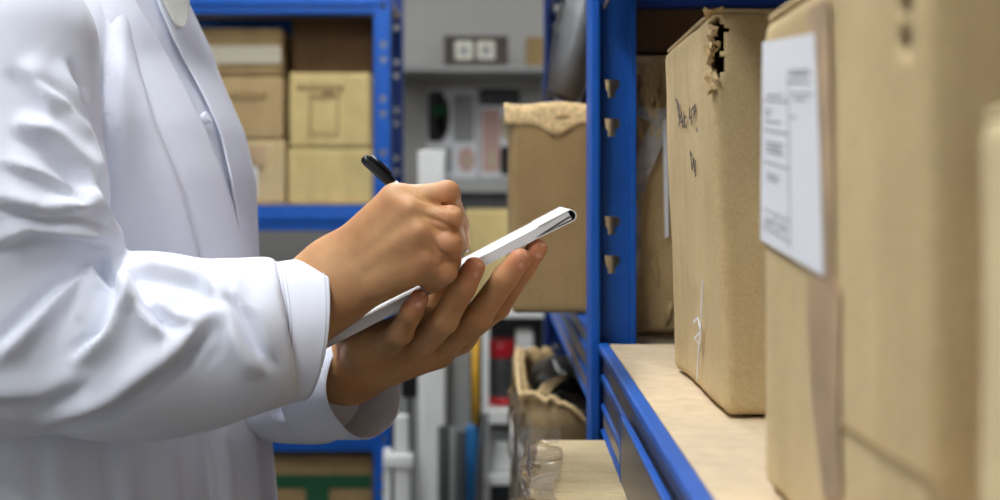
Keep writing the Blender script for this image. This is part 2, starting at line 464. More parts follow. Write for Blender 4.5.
# label holder clipped to the near beam
bm = bmesh.new()
bx(bm, (.0875, .60, ZS-.074), (.0915, .985, ZS-.024), .0015)
for v in bm.verts: v.co.x += .006-SK(v.co.y)
lh = bobj('label_holder', bm, M_strip, rack)
bm = bmesh.new(); bx(bm, (.0915, .598, ZS-.0255), (.0955, .987, ZS-.0235), .0008); bx(bm, (.0910, .984, ZS-.074), (.0960, .987, ZS-.0235), .0008)
for v in bm.verts: v.co.x += .002-SK(v.co.y)
bobj('clip', bm, M_blue, lh)

# ------------------------------------------------------------------ cartons
M_tapeC = plain('cloudy_tape_and_glint', (206, 204, 200), .18, alpha=.45, nscale=60, namt=.3, bump=.8, bscale=90)  # whitish tape, also used for the painted glints on the film
def carton_bm(w, d, h, r=.004, n=26, wob=.002, seed=0, holes=(), bulge=.0):
    """rounded, slightly wavy closed carton shell, base at z=0 centred on x,y"""
    bm = bmesh.new(); bmesh.ops.create_cube(bm, size=2)
    bmesh.ops.subdivide_edges(bm, edges=bm.edges, cuts=n, use_grid_fill=True)
    hx, hy, hz = w/2, d/2, h/2
    dele = []
    for v in bm.verts:
        c = v.co
        q = []
        for a, hh in ((c.x, hx), (c.y, hy), (c.z, hz)):       # pull grid lines towards the edges
            s = 1 if a > 0 else -1; t = abs(a); t = 1-(1-t)**1.25
            q.append(s*t*hh)
        q = Vector(q)
        inner = Vector((max(-hx+r, min(hx-r, q.x)), max(-hy+r, min(hy-r, q.y)), max(-hz+r, min(hz-r, q.z))))
        dd = q-inner
        if dd.length > 1e-9: q = inner+dd.normalized()*r
        nn = noise.noise_vector(Vector((q.x*9+seed*3.1, q.y*9+seed, q.z*7)))
        n2 = noise.noise_vector(Vector((q.x*40+seed*3.1, q.y*40+seed, q.z*22)))
        b = bulge*(1-c.z**2)
        q += Vector((nn.x*wob+n2.x*wob*.3+(b*(1-c.y**2) if c.x > .98 else -b*(1-c.y**2) if c.x < -.98 else 0),
                     nn.y*wob+n2.y*wob*.3+(b*(1-c.x**2) if c.y > .98 else -b*(1-c.x**2) if c.y < -.98 else 0), nn.z*wob*.6 if c.z > -.9 else 0))
        v.co = q+Vector((0, 0, hz))
    for (hc, hr) in holes:
        fs = []
        for f in bm.faces:
            m = f.calc_center_median(); dv = m-Vector(hc)
            dist = math.sqrt((dv.x/hr[0])**2+(dv.y/hr[1])**2+(dv.z/hr[2])**2)
            if dist < 1.08+.45*noise.noise(m*220): fs.append(f)
        bmesh.ops.delete(bm, geom=fs, context='FACES')
    for f in bm.faces: f.smooth = True
    return bm
def carton(label, loc, size, mat, rz=0, r=.004, wob=.002, seed=0, holes=(), group=None, cat='box', name='cardboard_box', n=26, flaps=True, bulge=0, body='carton_body', tilt=None, lean=0):
    """a carton thing: Empty at its base, shell + two top flaps with a seam between them"""
    root = empty(name, (loc[0], loc[1], loc[2]+.002), rz)
    if tilt: root.rotation_euler = tilt
    tag(root, label, cat, group)
    w, d, h = size
    bm = carton_bm(w, d, h, r, n, wob, seed, holes, bulge)
    for v_ in bm.verts: v_.co.x += lean*v_.co.z
    ob = bobj(body, bm, mat, None, False); ob.parent = root
    if holes:
        sm = ob.modifiers.new('t', 'SOLIDIFY'); sm.thickness = .003; sm.offset = -1
    if flaps:
        for s in (-1, 1):
            fb = bmesh.new(); bx(fb, (-w/2+.002, .0006 if s > 0 else -d/2+.002, 0), (w/2-.002, d/2-.002 if s > 0 else -.0006, .003), .001)
            bmesh.ops.subdivide_edges(fb, edges=fb.edges, cuts=4, use_grid_fill=True)
            for v in fb.verts:
                v.co.x += lean*h; v.co.z += h-.0015+.004*abs(noise.noise(Vector((v.co.x*8+seed, v.co.y*8, 0))))
            fo = bobj('top_flap', fb, mat, None); fo.parent = root
    return root
def child_local(name, bm, mats, root, smooth=False):
    o = bobj(name, bm, mats, None, smooth); o.parent = root; return o

# middle box on the main shelf -------------------------------------------------
cw, cd, ch = .34, .235, .258
mid = carton('tan cardboard box with torn corner and handwriting, behind the paper-labelled box on the shelf',
             (.143+cw/2, .830+cd/2, ZS), (cw, cd, ch), M_card, rz=.0, r=.007, wob=.003, seed=3, n=72, lean=-.032,
             holes=[((-cw/2+.0035, -cd/2+.004, ch-.015), (.006, .008, .011)), ((-cw/2+.0025, -cd/2+.004, ch-.034), (.0055, .0075, .009))])
bm = bmesh.new()                      # torn flaps of liner round the hole
for k in range(34):
    a = random.uniform(0, 2*PI); zc = ch-.014-random.choice([0, .022])
    p = Vector((-cw/2-.0005-.032*(ch-.02)+random.uniform(-.001, .004), -cd/2+random.uniform(-.004, .010), zc+.015*math.sin(a)))
    dv = Vector((random.uniform(-1, .2), random.uniform(-1, .2), random.uniform(-.6, .8))).normalized()*random.uniform(.003, .007)
    sd = Vector((random.uniform(-1, 1), random.uniform(-1, 1), random.uniform(-1, 1))).normalized()*.003
    q = [bm.verts.new(p-sd), bm.verts.new(p+sd), bm.verts.new(p+dv+sd*.3), bm.verts.new(p+dv-sd*.4)]
    q2 = [bm.verts.new(v.co+Vector((.0006, .0006, .0004))) for v in q]
    bm.faces.new(q); bm.faces.new(q2[::-1])
    for i in range(4): bm.faces.new((q[i], q[(i+1) % 4], q2[(i+1) % 4], q2[i]))
child_local('torn_edge', bm, M_torn, mid)
# handwriting on the aisle face of the middle box (strokes copied from the photograph)
def on_mid(x, y, lift=.0016):
    X = .143-lift; d = X*F/(x-500)
    for _ in range(8): X = .143-.032*(sz(y, d)-ZS)-lift; d = X*F/(x-500)
    return world_of(mid).inverted() @ Vector((X, d, sz(y, d)))
bm = bmesh.new()
SX = 1/3.33
strokes = [[(40, 68), (44, 100), (48, 128)], [(36, 64), (44, 80), (50, 110), (47, 152)], [(52, 130), (56, 108), (60, 156)], [(52, 140), (60, 136)], [(64, 104), (64, 150)], [(70, 120), (64, 132), (72, 158)],
           [(83, 92), (82, 128), (88, 122)], [(88, 96), (89, 150)], [(97, 86), (98, 128)], [(92, 96), (101, 84), (103, 98), (99, 112)], [(105, 158), (108, 172)],
           [(84, 238), (88, 262), (91, 298)], [(84, 238), (90, 250)], [(92, 300), (96, 264), (99, 306)], [(93, 284), (98, 282)], [(101, 266), (102, 322)]]
for s in strokes:
    strip(bm, [on_mid(665+a*SX, 80+b*SX) for a, b in s], .0016, (-1, 0, 0))
child_local('handwriting', bm, M_marker, mid)
bm = bmesh.new()                      # white scuff and torn liner near the lower front corner
for pts, w in (([(703, 280), (702, 300), (701, 330), (699, 352), (697, 380)], .0028), ([(694, 322), (698, 318), (701, 332)], .0018), ([(701, 332), (695, 338), (700, 345)], .0018)):
    strip(bm, [on_mid(x, y, .0022) for x, y in pts], w, (-1, 0, 0), .0005)
child_local('scuff', bm, M_paper, mid)

# near box with the paper label ------------------------------------------------
nw, nd, nh = .36, .246, .2245
near = carton('big tan cardboard box with a white printed form and vertical brown tape on its side',
              (.1285+nw/2, .511, ZS), (nw, nd, nh), M_card, r=.006, wob=.0012, seed=11, n=36,
              holes=[((-nw/2, -.1015, .197), (.006, .0055, .014))])
def on_near(x, y, lift=.002):
    X = .1285-lift; d = X*F/(x-500); m = world_of(near).inverted()
    p = m @ Vector((X, d, sz(y, d))); p.x = -nw/2-lift; return p
bm = bmesh.new()                      # vertical tape down the middle of the side
def tape_poly(pts, lift, t=.0003):
    slab(bm, [on_near(x, y, lift) for x, y in pts], (-1, 0, 0), t)
tape_poly([(808, 8), (829, -2), (832, 120), (834, 278), (840, 292), (839, 400), (841, 498), (824, 498), (812, 398), (806, 287), (811, 276), (812, 120)], .0013)
child_local('tape', bm, M_tape, near)
lab = [(763, 42), (815, 33), (820, 150), (824, 276), (761, 240)]
bm = bmesh.new(); slab(bm, [on_near(x, y, .0021) for x, y in lab], (-1, 0, 0), .0003)
lb = child_local('paper_label', bm, M_paper, near)
bm = bmesh.new()
LB = [on_near(763, 43, .0026), on_near(815, 34, .0026), on_near(822, 274, .0026), on_near(762, 239, .0026)]
def luv(u, v):
    return LB[0].lerp(LB[1], u).lerp(LB[3].lerp(LB[2], u), v)
def lline(u0, v0, u1, v1, w=.0006): strip(bm, [luv(u0, v0), luv(u1, v1)], w, (-1, 0, 0), .0002)
for v in (.29, .44, .60, .84): lline(.02, v, .52, v+.004)
lline(.52, .16, .52, .97); lline(.52, .15, .90, .15); lline(.52, .20, .90, .205); lline(.02, .93, .52, .94)
lline(.27, .84, .27, .93)
for (u, v, L, rows) in ((.08, .265, .3, 1), (.05, .34, .12, 2), (.08, .50, .30, 3), (.10, .66, .2, 2), (.58, .17, .28, 1), (.58, .255, .3, 1), (.62, .28, .2, 1), (.56, .36, .06, 1), (.06, .88, .16, 2), (.32, .88, .12, 2), (.06, .395, .3, 1)):
    for k in range(rows):
        x = u
        while x < u+L:
            l = random.uniform(.025, .06); lline(x, v+k*.022, x+l, v+k*.022, .0008); x += l+.015
bobj('printed_form', bm, M_ink, None).parent = lb
bm = bmesh.new()
strip(bm, [on_near(840, 424, .0012), on_near(880, 450, .0013), on_near(945, 490, .0012)], .0012, (-1, 0, 0), .0003)
child_local('crease', bm, M_card3, near)

# closest box at the frame's edge ----------------------------------------------
cl = carton('low tan cardboard box nearest the camera, cut off by the right edge', (.1315+.36/2, .24, ZS), (.36, .24, .160), M_cardP, r=.005, wob=.002, seed=21)
# crushed box behind the middle one (in the next bay) ----------------------------
aw, ad, ah = .34, .22, .285
crush = carton('crushed brown cardboard box patched with clear tape standing behind the post and handwritten box', (.1125+aw/2, 1.338+ad/2, ZS), (aw, ad, ah), M_card2, r=.008, wob=.007, seed=31, n=40)
bm = bmesh.new()
def on_crush(x, y, lift=.004):
    d = 1.335; m = world_of(crush).inverted(); p = m @ V(x, y, d); p.y = -ad/2-lift; return p
for pts, w in (([(634, 200), (638, 175), (645, 160), (655, 135), (664, 128)], .020), ([(638, 110), (652, 118), (668, 112)], .012), ([(636, 205), (637, 240), (633, 290)], .008)):
    strip(bm, [on_crush(x, y, .007) for x, y in pts], w, (0, -1, 0), .0006)
child_local('clear_tape', bm, M_tapeC, crush)
bm = bmesh.new()
slab(bm, [on_crush(662, 122, .009), on_crush(667, 118, .009), on_crush(668, 236, .009), on_crush(664, 238, .009)], (0, -1, 0), .0004)
child_local('paper_strip', bm, M_paper, crush)
# crumpled liner ridges, each its own fold
for k in range(26):
    x0 = random.uniform(633, 672); y0 = random.choice([random.uniform(60, 120), random.uniform(60, 330)])
    pts = [(x0, y0)]
    for j in range(4): pts.append((pts[-1][0]+random.uniform(-4, 4), pts[-1][1]+random.uniform(3, 12)))
    bm = bmesh.new(); tube(bm, [on_crush(x, y, .004) for x, y in pts], [.0008, .0036, .0044, .0034, .0006], 8)
    child_local('crumpled_ridge', bm, M_card2, crush)
# dark brown box on top, in the shade of the upper shelf
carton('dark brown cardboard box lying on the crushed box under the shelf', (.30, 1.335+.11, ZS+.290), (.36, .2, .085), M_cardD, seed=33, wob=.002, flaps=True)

# protruding box in the next bay -------------------------------------------------
pb = carton('brown cardboard box with ragged curled top flap jutting out behind the blue post',
            (.013+.15, 1.58+.15, ZS), (.30, .30, .245), M_card3, r=.007, wob=.003, seed=41, n=36, flaps=False)
# ragged curled flap over the front edge
bm = bmesh.new(); NU, NV = 60, 10
gr = []
for i in range(NU+1):
    u = i/NU; x = -.158+u*.312; row = []
    tear = .012+.006*noise.noise(Vector((u*9, 3, 0)))+(.016*math.exp(-((u-.20)/.055)**2))
    for j in range(NV+1):
        v = j/NV
        ang = v*1.35
        rr = .020+.004*noise.noise(Vector((u*6, 0, 1)))
        y = -.152+.02-rr*math.sin(ang)*(.9)-.003; z = .245+.012-rr*(1-math.cos(ang))
        if v > .6: z -= (v-.6)/.4*tear
        row.append(bm.verts.new((x+.002*noise.noise(Vector((u*20, v*3, 5))), y, z+.003*noise.noise(Vector((u*7, v*2, 9))))))
    gr.append(row)
for i in range(NU):
    for j in range(NV): bm.faces.new((gr[i][j], gr[i+1][j], gr[i+1][j+1], gr[i][j+1])).smooth = True
fl = child_local('top_flap', bm, M_torn, pb, True); md = fl.modifiers.new('t', 'SOLIDIFY'); md.thickness = .003
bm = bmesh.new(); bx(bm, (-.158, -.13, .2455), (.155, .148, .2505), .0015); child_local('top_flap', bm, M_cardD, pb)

# plastic wrapped bundle standing on the jutting box -----------------------------
wb = empty('wrapped_bundle', (.11, 1.72, ZS+.254)); tag(wb, 'grey plastic-wrapped bundle leaning on top of the jutting brown box behind the post', 'bundle')
bm = bmesh.new()
tube(bm, [(.085, 1.70, ZS+.278), (.097, 1.70, ZS+.33), (.112, 1.705, ZS+.40), (.13, 1.71, ZS+.47)], [.020, .026, .027, .024], 20)
for v in bm.verts: v.co += Vector(noise.noise_vector(v.co*38))*.006
bobj('wrapped_roll', bm, M_steel, wb)
bm = bmesh.new()
tube(bm, [(.082, 1.695, ZS+.268), (.095, 1.695, ZS+.33), (.110, 1.70, ZS+.40), (.13, 1.705, ZS+.475)], [.026, .031, .032, .028], 20, cap=False)
for v in bm.verts: v.co += Vector(noise.noise_vector(v.co*55))*.007
bobj('plastic_film', bm, M_film, wb)
bm = bmesh.new(); tube(bm, [(.10, 1.80, ZS+.275), (.125, 1.79, ZS+.33), (.155, 1.78, ZS+.43)], [.03, .034, .03], 16); bobj('dark_core', bm, M_black, wb)
# ------------------------------------------------------------------ lower level boxes
def torn_box():
    x0, x1, y0, y1 = .0240, .36, 1.53, 2.03; zb, zt = ZL+.002, CAMZ-.235
    r = empty('cardboard_box', ((x0+x1)/2, (y0+y1)/2, zb)); tag(r, 'open torn cardboard box wrapped in clear film with dark contents below the jutting box', 'box')
    bm = bmesh.new(); n = 160
    def per(t):                                       # rounded rectangle perimeter
        w, d, rr = (x1-x0)/2, (y1-y0)/2, .06
        a = 2*PI*t; c, s = math.cos(a), math.sin(a); p = .28
        return Vector(((x0+x1)/2+w*math.copysign(abs(c)**p, c), (y0+y1)/2+d*math.copysign(abs(s)**p, s), 0))
    rows = []
    K = 20
    for j in range(K+1):
        v = j/K; ring = []
        for i in range(n):
            p = per(i/n)
            top = zt+.010*noise.noise(Vector((p.x*22, p.y*22, 2)))+.013*noise.noise(Vector((p.x*85, p.y*85, 5)))-max(0, min(1, (p.x-.07)/.03))*.02
            z = zb+(top-zb)*v
            q = noise.noise_vector(Vector((p.x*14, p.y*14, z*9)))
            ring.append(bm.verts.new((p.x+q.x*.008+(0.004 if v > .9 else 0), p.y+q.y*.008, z)))
        rows.append(ring)
    for a, b in zip(rows, rows[1:]):
        for i in range(n): bm.faces.new((a[i], a[(i+1) % n], b[(i+1) % n], b[i])).smooth = True
    bm.faces.new(rows[0])
    o = bobj('carton_body', bm, M_card2, r, True); md = o.modifiers.new('t', 'SOLIDIFY'); md.thickness = .006; md.offset = -1
    # torn, curled rim
    bm = bmesh.new(); ring = []
    for i in range(n):
        p = per(i/n); top = zt+.010*noise.noise(Vector((p.x*22, p.y*22, 2)))+.013*noise.noise(Vector((p.x*85, p.y*85, 5)))-max(0, min(1, (p.x-.07)/.03))*.02
        ring.append((p.x+.004*noise.noise(Vector((i*.7, 0, 0))), p.y+.004*noise.noise(Vector((i*.7, 4, 0))), top))
    tube(bm, ring+ring[:1], [.0036+.0034*noise.noise(Vector((i*.9, 1, 1))) for i in range(n+1)], 8)
    bobj('torn_rim', bm, M_torn, r)
    # film wrap
    bm = bmesh.new(); rows = []
    for j in range(13):
        v = j/12; ring = []
        for i in range(n):
            p = per(i/n); q = noise.noise_vector(Vector((p.x*30, p.y*30, v*9)))
            c = Vector(((x0+x1)/2, (y0+y1)/2, 0)); d = (p-c).normalized()
            ring.append(bm.verts.new((p.x+d.x*.008+q.x*.012, p.y+d.y*.008+q.y*.012, zt-.30+.295*v+q.z*.012)))
        rows.append(ring)
    for a, b in zip(rows, rows[1:]):
        for i in range(n): bm.faces.new((a[i], a[(i+1) % n], b[(i+1) % n], b[i])).smooth = True
    bobj('clear_film', bm, M_film, r, True)
    for k in range(16):                               # whitish strands added as painted glints on the film
        t0 = random.choice([random.uniform(.62, .78), random.uniform(.45, .62)]); z0 = zt-random.uniform(.015, .06); pts = []
        for j in range(6):
            p = per(t0+.012*math.sin(j*1.3+k)+.004*j*random.uniform(-1, 1)); c_ = Vector(((x0+x1)/2, (y0+y1)/2, 0)); dd = (p-c_).normalized()
            pts.append((p.x+dd.x*.010, p.y+dd.y*.010, z0-j*random.uniform(.006, .016)))
        b3 = bmesh.new(); tube(b3, pts, [.0006, .0018, .0028, .002, .0024, .0006], 7, sq=(1, .5)); bobj('film_glint', b3, M_tapeC, r)
    # dark bundles inside
    for k, (cx, cy, cz, rx, ry, rz_) in enumerate(((.084, 1.675, zt-.055, .034, .070, .040), (.21, 1.70, zt-.092, .07, .12, .036), (.088, 1.885, zt-.044, .048, .095, .050), (.22, 1.90, zt-.085, .07, .075, .038))):
        bm = bmesh.new(); bmesh.ops.create_icosphere(bm, subdivisions=4, radius=1)
        for v in bm.verts:
            q = v.co.copy(); q *= 1+.22*noise.noise(q*2.4+Vector((k*3, 0, 0)))
            v.co = Vector((cx+q.x*rx, cy+q.y*ry, cz+q.z*rz_))
        tag(recenter(bobj('black_bag', bm, M_greyBag, None, True)), ['crumpled black bag at the aisle side inside the torn box', 'crumpled black bag by the rack side inside the torn box', 'crumpled black bag at the far aisle corner inside the torn box', 'crumpled black bag at the far rack corner inside the torn box'][k], 'bag', 'black bags in the torn box')
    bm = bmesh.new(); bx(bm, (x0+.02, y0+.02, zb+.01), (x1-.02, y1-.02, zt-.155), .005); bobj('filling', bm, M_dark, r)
    bm = bmesh.new()
    slabp = [(.055, 1.47, zt-.012), (.075, 1.455, zt-.004), (.10, 1.53, zt+.016), (.085, 1.55, zt+.012)]
    tube(bm, [(.040, 1.60, zt-.018), (.062, 1.66, zt-.002), (.085, 1.72, zt+.002)], [.007, .011, .008], 10, sq=(1, .35))
    bobj('torn_flap', bm, M_torn, r)
M_greyBag = plain('black_bag_film', (30, 29, 27), .35, nscale=25, namt=.3, bump=.6, bscale=60)
torn_box()
# pale box poking out from under the shelf
zt = CAMZ-.2275
ow, od = .30, .42
lo_c = carton('pale ribbed cardboard box poking out from under the main shelf edge',
              (.028+ow/2, 1.035+.0, ZL), (ow, od, zt-ZL), M_cardP, rz=-.06, r=.006, wob=.002, seed=51, n=34, flaps=False)
lo_c.location = (.022+ow/2, 1.012, ZL+.002)
bm = bmesh.new()                      # pressed ribs across its lid
for k in range(11):
    y = -.2+k*.037
    tube(bm, [(-ow/2+.006, y, zt-ZL-.0012), (0, y+.002, zt-ZL-.001), (ow/2-.006, y, zt-ZL-.0012)], .0018, 8)
child_local('lid_rib', bm, M_cardP, lo_c)
bm = bmesh.new(); rows = []
for j in range(22):
    ring = []
    for i in range(26):
        u, v = i/25, j/21
        x = -ow/2-.010+.03*max(0, u-.45)*2 ; z = zt-ZL+.004-.26*max(0, .45-u)/.45 if u < .45 else zt-ZL+.004
        y = -od/2+.0+v*(od+.012)
        q = noise.noise_vector(Vector((x*30, y*22, z*22+3)))
        ring.append(bm.verts.new((x+q.x*.012, y+q.y*.01, z+q.z*.009)))
    rows.append(ring)
for a, b in zip(rows, rows[1:]):
    for i in range(25): bm.faces.new((a[i], a[i+1], b[i+1], b[i])).smooth = True
child_local('bunched_film', bm, M_film, lo_c, True)
bm = bmesh.new()
for k in range(22):
    y = random.uniform(-od/2, od/2); p = Vector((-ow/2+.001, y, zt-ZL-.002))
    bm = bmesh.new(); tube(bm, [p+Vector((random.uniform(-.006, .006), random.uniform(-.01, .01), random.uniform(-.01, .006))) for _ in range(4)], [.0006, .0024, .0022, .0006], 7, sq=(1, .4))
    child_local('torn_scrap', bm, M_torn, lo_c)

# ------------------------------------------------------------------ back-left shelving unit
DB = 3.30
unit = empty('shelving_rack', (sx(210, DB), DB+.2, 0)); tag(unit, 'blue steel shelving rack facing the camera behind the person, filled with boxes', 'shelving')
ux0, ux1 = -1.28, sx(391, DB)
hz = [sz(y, DB) for y in (45, 60, 99, 114, 153, 168)]
zz = []
for n in range(-11, 6): zz += [sz(45, DB)+n*.1375, sz(60, DB)+n*.1375]
zz = [z for z in zz if .06 < z < 1.95]
for (xa, xb, d_) in ((ux1-.04, ux1, 1), (ux0, ux0+.04, -1)):
    upright(unit, xa, xb, DB, 0, 2.0, d_, M_blue, zs=zz, lip=False)
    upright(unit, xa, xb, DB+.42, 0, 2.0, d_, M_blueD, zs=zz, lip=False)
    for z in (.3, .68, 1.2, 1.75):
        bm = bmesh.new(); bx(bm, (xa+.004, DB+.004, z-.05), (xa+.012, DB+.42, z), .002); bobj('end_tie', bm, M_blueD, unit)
bm = bmesh.new(); bx(bm, (ux1-.004, DB, 0), (ux1, DB+.05, 2.0), .001); bobj('post_flange', bm, M_blueD, unit)
def unit_shelf(ytop, ybot):
    zt_, zb_ = sz(ytop, DB), sz(ybot, DB)
    for yy in (DB-.004, DB+.41):
        bm = bmesh.new(); bx(bm, (ux0+.04, yy, zb_), (ux1-.04, yy+.03, zt_), .004); bx(bm, (ux0+.04, yy-.006, zt_-(zt_-zb_)*.62), (ux1-.04, yy+.002, zt_-(zt_-zb_)*.30), .003)
        bobj('beam', bm, M_blue, unit)
    bm = bmesh.new(); bx(bm, (ux0+.01, DB+.026, zt_-.012), (ux1-.01, DB+.41, zt_), .001); bobj('shelf_board', bm, M_mdf, unit)
    return zt_
zU = unit_shelf(-8, 14); zM = unit_shelf(205, 231); zLo = unit_shelf(429, 451); zB = unit_shelf(575, 597)
def fbox(label, x0, x1, ytop, zbase, d, mat, depth=.3, seed=0, extra=None, wob=.003, h=None):
    X0, X1 = sx(x0, d), sx(x1, d); H = sz(ytop, d)-zbase if h is None else h
    r = carton(label, ((X0+X1)/2, d+depth/2, zbase), (X1-X0, depth, H), mat, r=.006, wob=wob, seed=seed, n=14)
    if extra: extra(r, X1-X0, depth, H)
    return sz(ytop, d)
def front_rect(bm, x0, x1, z0, z1, depth, lift=.003, t=.0006):
    slab(bm, [(x0, -depth/2-lift, z0), (x1, -depth/2-lift, z0), (x1, -depth/2-lift, z1), (x0, -depth/2-lift, z1)], (0, -1, 0), t)
DBB = DB+.05
def ex_label(r, w, d, h):
    bm = bmesh.new(); front_rect(bm, w/2-.115, w/2-.068, .02, .115, d); child_local('paper_label', bm, M_paper, r)
    bm = bmesh.new(); front_rect(bm, w/2-.098, w/2-.045, .095, .150, d, .0038); child_local('tape', bm, M_tape, r)
def ex_text(r, w, d, h):
    bm = bmesh.new(); x = w/2-.165
    for k in range(7):
        l = random.uniform(.010, .02); front_rect(bm, x, x+l, h-.058, h-.040, d); x += l+.004
    child_local('printed_mark', bm, M_print, r)
def ex_tape(r, w, d, h):
    bm = bmesh.new(); front_rect(bm, -w/2+.01, w/2-.002, .032, .078, d); child_local('pale_tape', bm, M_paleTape, r)
def ex_square(r, w, d, h):
    bm = bmesh.new()
    x0, x1, z0, z1 = -.052, .022, .035, .135
    for a in ((x0, x0+.004, z0, z1), (x1-.004, x1, z0, z1), (x0, x1, z0, z0+.004), (x0, x1, z1-.004, z1), (-.02, .01, z1, z1+.012)): front_rect(bm, *a, d)
    x = -.085
    for k in range(8):
        l = random.uniform(.008, .018); front_rect(bm, x, x+l, h-.045, h-.030, d); x += l+.004
    child_local('printed_outline', bm, M_print, r)
M_paleTape = plain('pale_tape', (196, 188, 168), .35)
g = 'cartons stacked on the back rack'
t1 = fbox('tan carton with a white label, lowest of the left stack on the back rack', 172, 284, 141, zM, DBB, M_card, seed=61, extra=ex_label)
t2 = fbox('tan carton with printed words, middle of the left stack on the back rack', 170, 283, 78, t1+.003, DBB, M_card2, seed=62, extra=ex_text)
t3 = fbox('brown carton with pale tape band, topmost of the left stack on the back rack', 175, 282, 30, t2+.003, DBB, M_card3, seed=63, extra=ex_tape)
t4 = fbox('plain straw-coloured carton, lowest of the right stack on the back rack', 287, 373, 150, zM, DBB, M_cardY, seed=64)
t5 = fbox('straw-coloured carton printed with a square outline, middle of the right stack on the back rack', 289, 371, 74, t4+.003, DBB, M_cardY, seed=65, extra=ex_square)
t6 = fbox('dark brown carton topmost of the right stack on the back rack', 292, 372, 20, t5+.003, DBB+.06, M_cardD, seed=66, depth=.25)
# level below
fbox('grey carton on the second shelf of the back rack', 298, 342, 236, zLo, DBB+.06, M_grey, seed=67, h=.40)
fbox('dark brown carton left of the grey carton on the back rack', 205, 290, 262, zLo, DBB+.06, M_cardD, seed=68, h=.34)
fbox('dark brown carton right of the grey carton on the back rack', 346, 372, 262, zLo, DBB+.06, M_cardD, seed=69, h=.30)
def ex_green(r, w, d, h):
    bm = bmesh.new(); front_rect(bm, -w/2+.004, w/2-.004, h-.085, h-.050, d); front_rect(bm, -.03, .03, h-.20, h-.085, d); child_local('green_band', bm, M_green, r)
fbox('brown carton with a green printed band on the bottom shelf of the back rack', 262, 373, 456, zB, DBB, M_card3, seed=70, extra=ex_green)

# ------------------------------------------------------------------ middle distance
def rod(bm, x0, x1, d, y0, y1, depth, bev=.003):
    bx(bm, (sx(x0, d), d, y0), (sx(x1, d), d+depth, y1), bev)
# tall white profile
bm = bmesh.new(); d = 3.05
X0, X1 = sx(418, d), sx(445, d); zt_ = sz(150, d)
bx(bm, (X0, d, 0), (X1, d+.05, zt_), .003)
for k in range(3): bx(bm, (X0+.012+k*.018, d-.004, 0), (X0+.022+k*.018, d+.004, zt_-.002), .0015)
tag(recenter(bobj('white_plastic_profile', bm, M_white)), 'tall ribbed white plastic profile standing behind the hands', 'profile')
# grey translucent sheet
bm = bmesh.new(); bx(bm, (sx(446, 3.15), 3.15, 0), (sx(470, 3.15), 3.165, sz(300, 3.15)), .002)
tag(recenter(bobj('grey_sheet', bm, M_grey)), 'tall narrow grey sheet standing right of the white profile', 'sheet')
for (xa, xb, yt, m, nm, lb_, ct) in ((438, 449, 426, M_greyD, 'dark_pipe', 'short dark pipe leaning before the grey sheet', 'pipe'), (449, 457, 428, M_steel, 'grey_pipe', 'short grey pipe before the grey sheet', 'pipe'), (457, 466, 432, M_greyD, 'dark_board', 'narrow dark board beside the blue tube', 'board')):
    bm = bmesh.new(); dd = 3.0; cx = (sx(xa, dd)+sx(xb, dd))/2; rr = (sx(xb, dd)-sx(xa, dd))/2
    tube(bm, [(cx, dd, 0), (cx, dd, sz(yt, dd)-.004), (cx, dd, sz(yt, dd))], [rr, rr, rr*.8], 18)
    tag(recenter(bobj(nm, bm, m)), lb_, ct)
t = empty('long_handled_tool', (sx(472, 3.1), 3.1, 0)); tag(t, 'yellow and blue long-handled tool standing by the white rack', 'tool')
bm = bmesh.new(); xx = sx(475.5, 3.1); tube(bm, [(xx, 3.1, sz(425, 3.1)), (xx, 3.1, sz(330, 3.1))], [.009, .009], 16); bobj('handle', bm, M_yellow, t)
bm = bmesh.new(); xx = sx(471.5, 3.1); tube(bm, [(xx, 3.1, 0), (xx, 3.1, sz(430, 3.1)), (xx, 3.1, sz(424, 3.1))], [.016, .016, .010], 16); bobj('sleeve', bm, M_cyan, t)
bm = bmesh.new(); tube(bm, [V(486, 412, 2.98), V(481, 450, 2.97), V(478, 520, 2.95), (sx(477, 2.95), 2.95, 0)], [.007, .009, .011, .011], 12)
tag(recenter(bobj('black_rod', bm, M_greyD)), 'thin black rod leaning against the white rack post', 'rod')
# white rack
d = 3.02
w_ = empty('white_rack', (sx(515, d), d+.15, 0)); tag(w_, 'small white metal rack with open shelves in the middle distance', 'rack')
for xa in (482, 548):
    for dd in (d, d+.3):
        bm = bmesh.new(); bx(bm, (sx(xa, d), dd, 0), (sx(xa+7, d), dd+.016, sz(311, d)), .002); bobj('post', bm, M_white, w_)
for (ya, yb, nm) in ((310, 318, 'shelf'), (411, 424, 'shelf'), (475, 485, 'shelf'), (560, 570, 'shelf')):
    bm = bmesh.new(); bx(bm, (sx(482, d), d-.002, sz(yb, d)), (sx(555, d), d+.32, sz(ya, d)), .002); bobj(nm, bm, M_white, w_)
bm = bmesh.new(); bx(bm, (sx(489, d), d+.31, 0), (sx(548, d), d+.318, sz(311, d)), .001); bobj('back_panel', bm, M_greyD, w_)
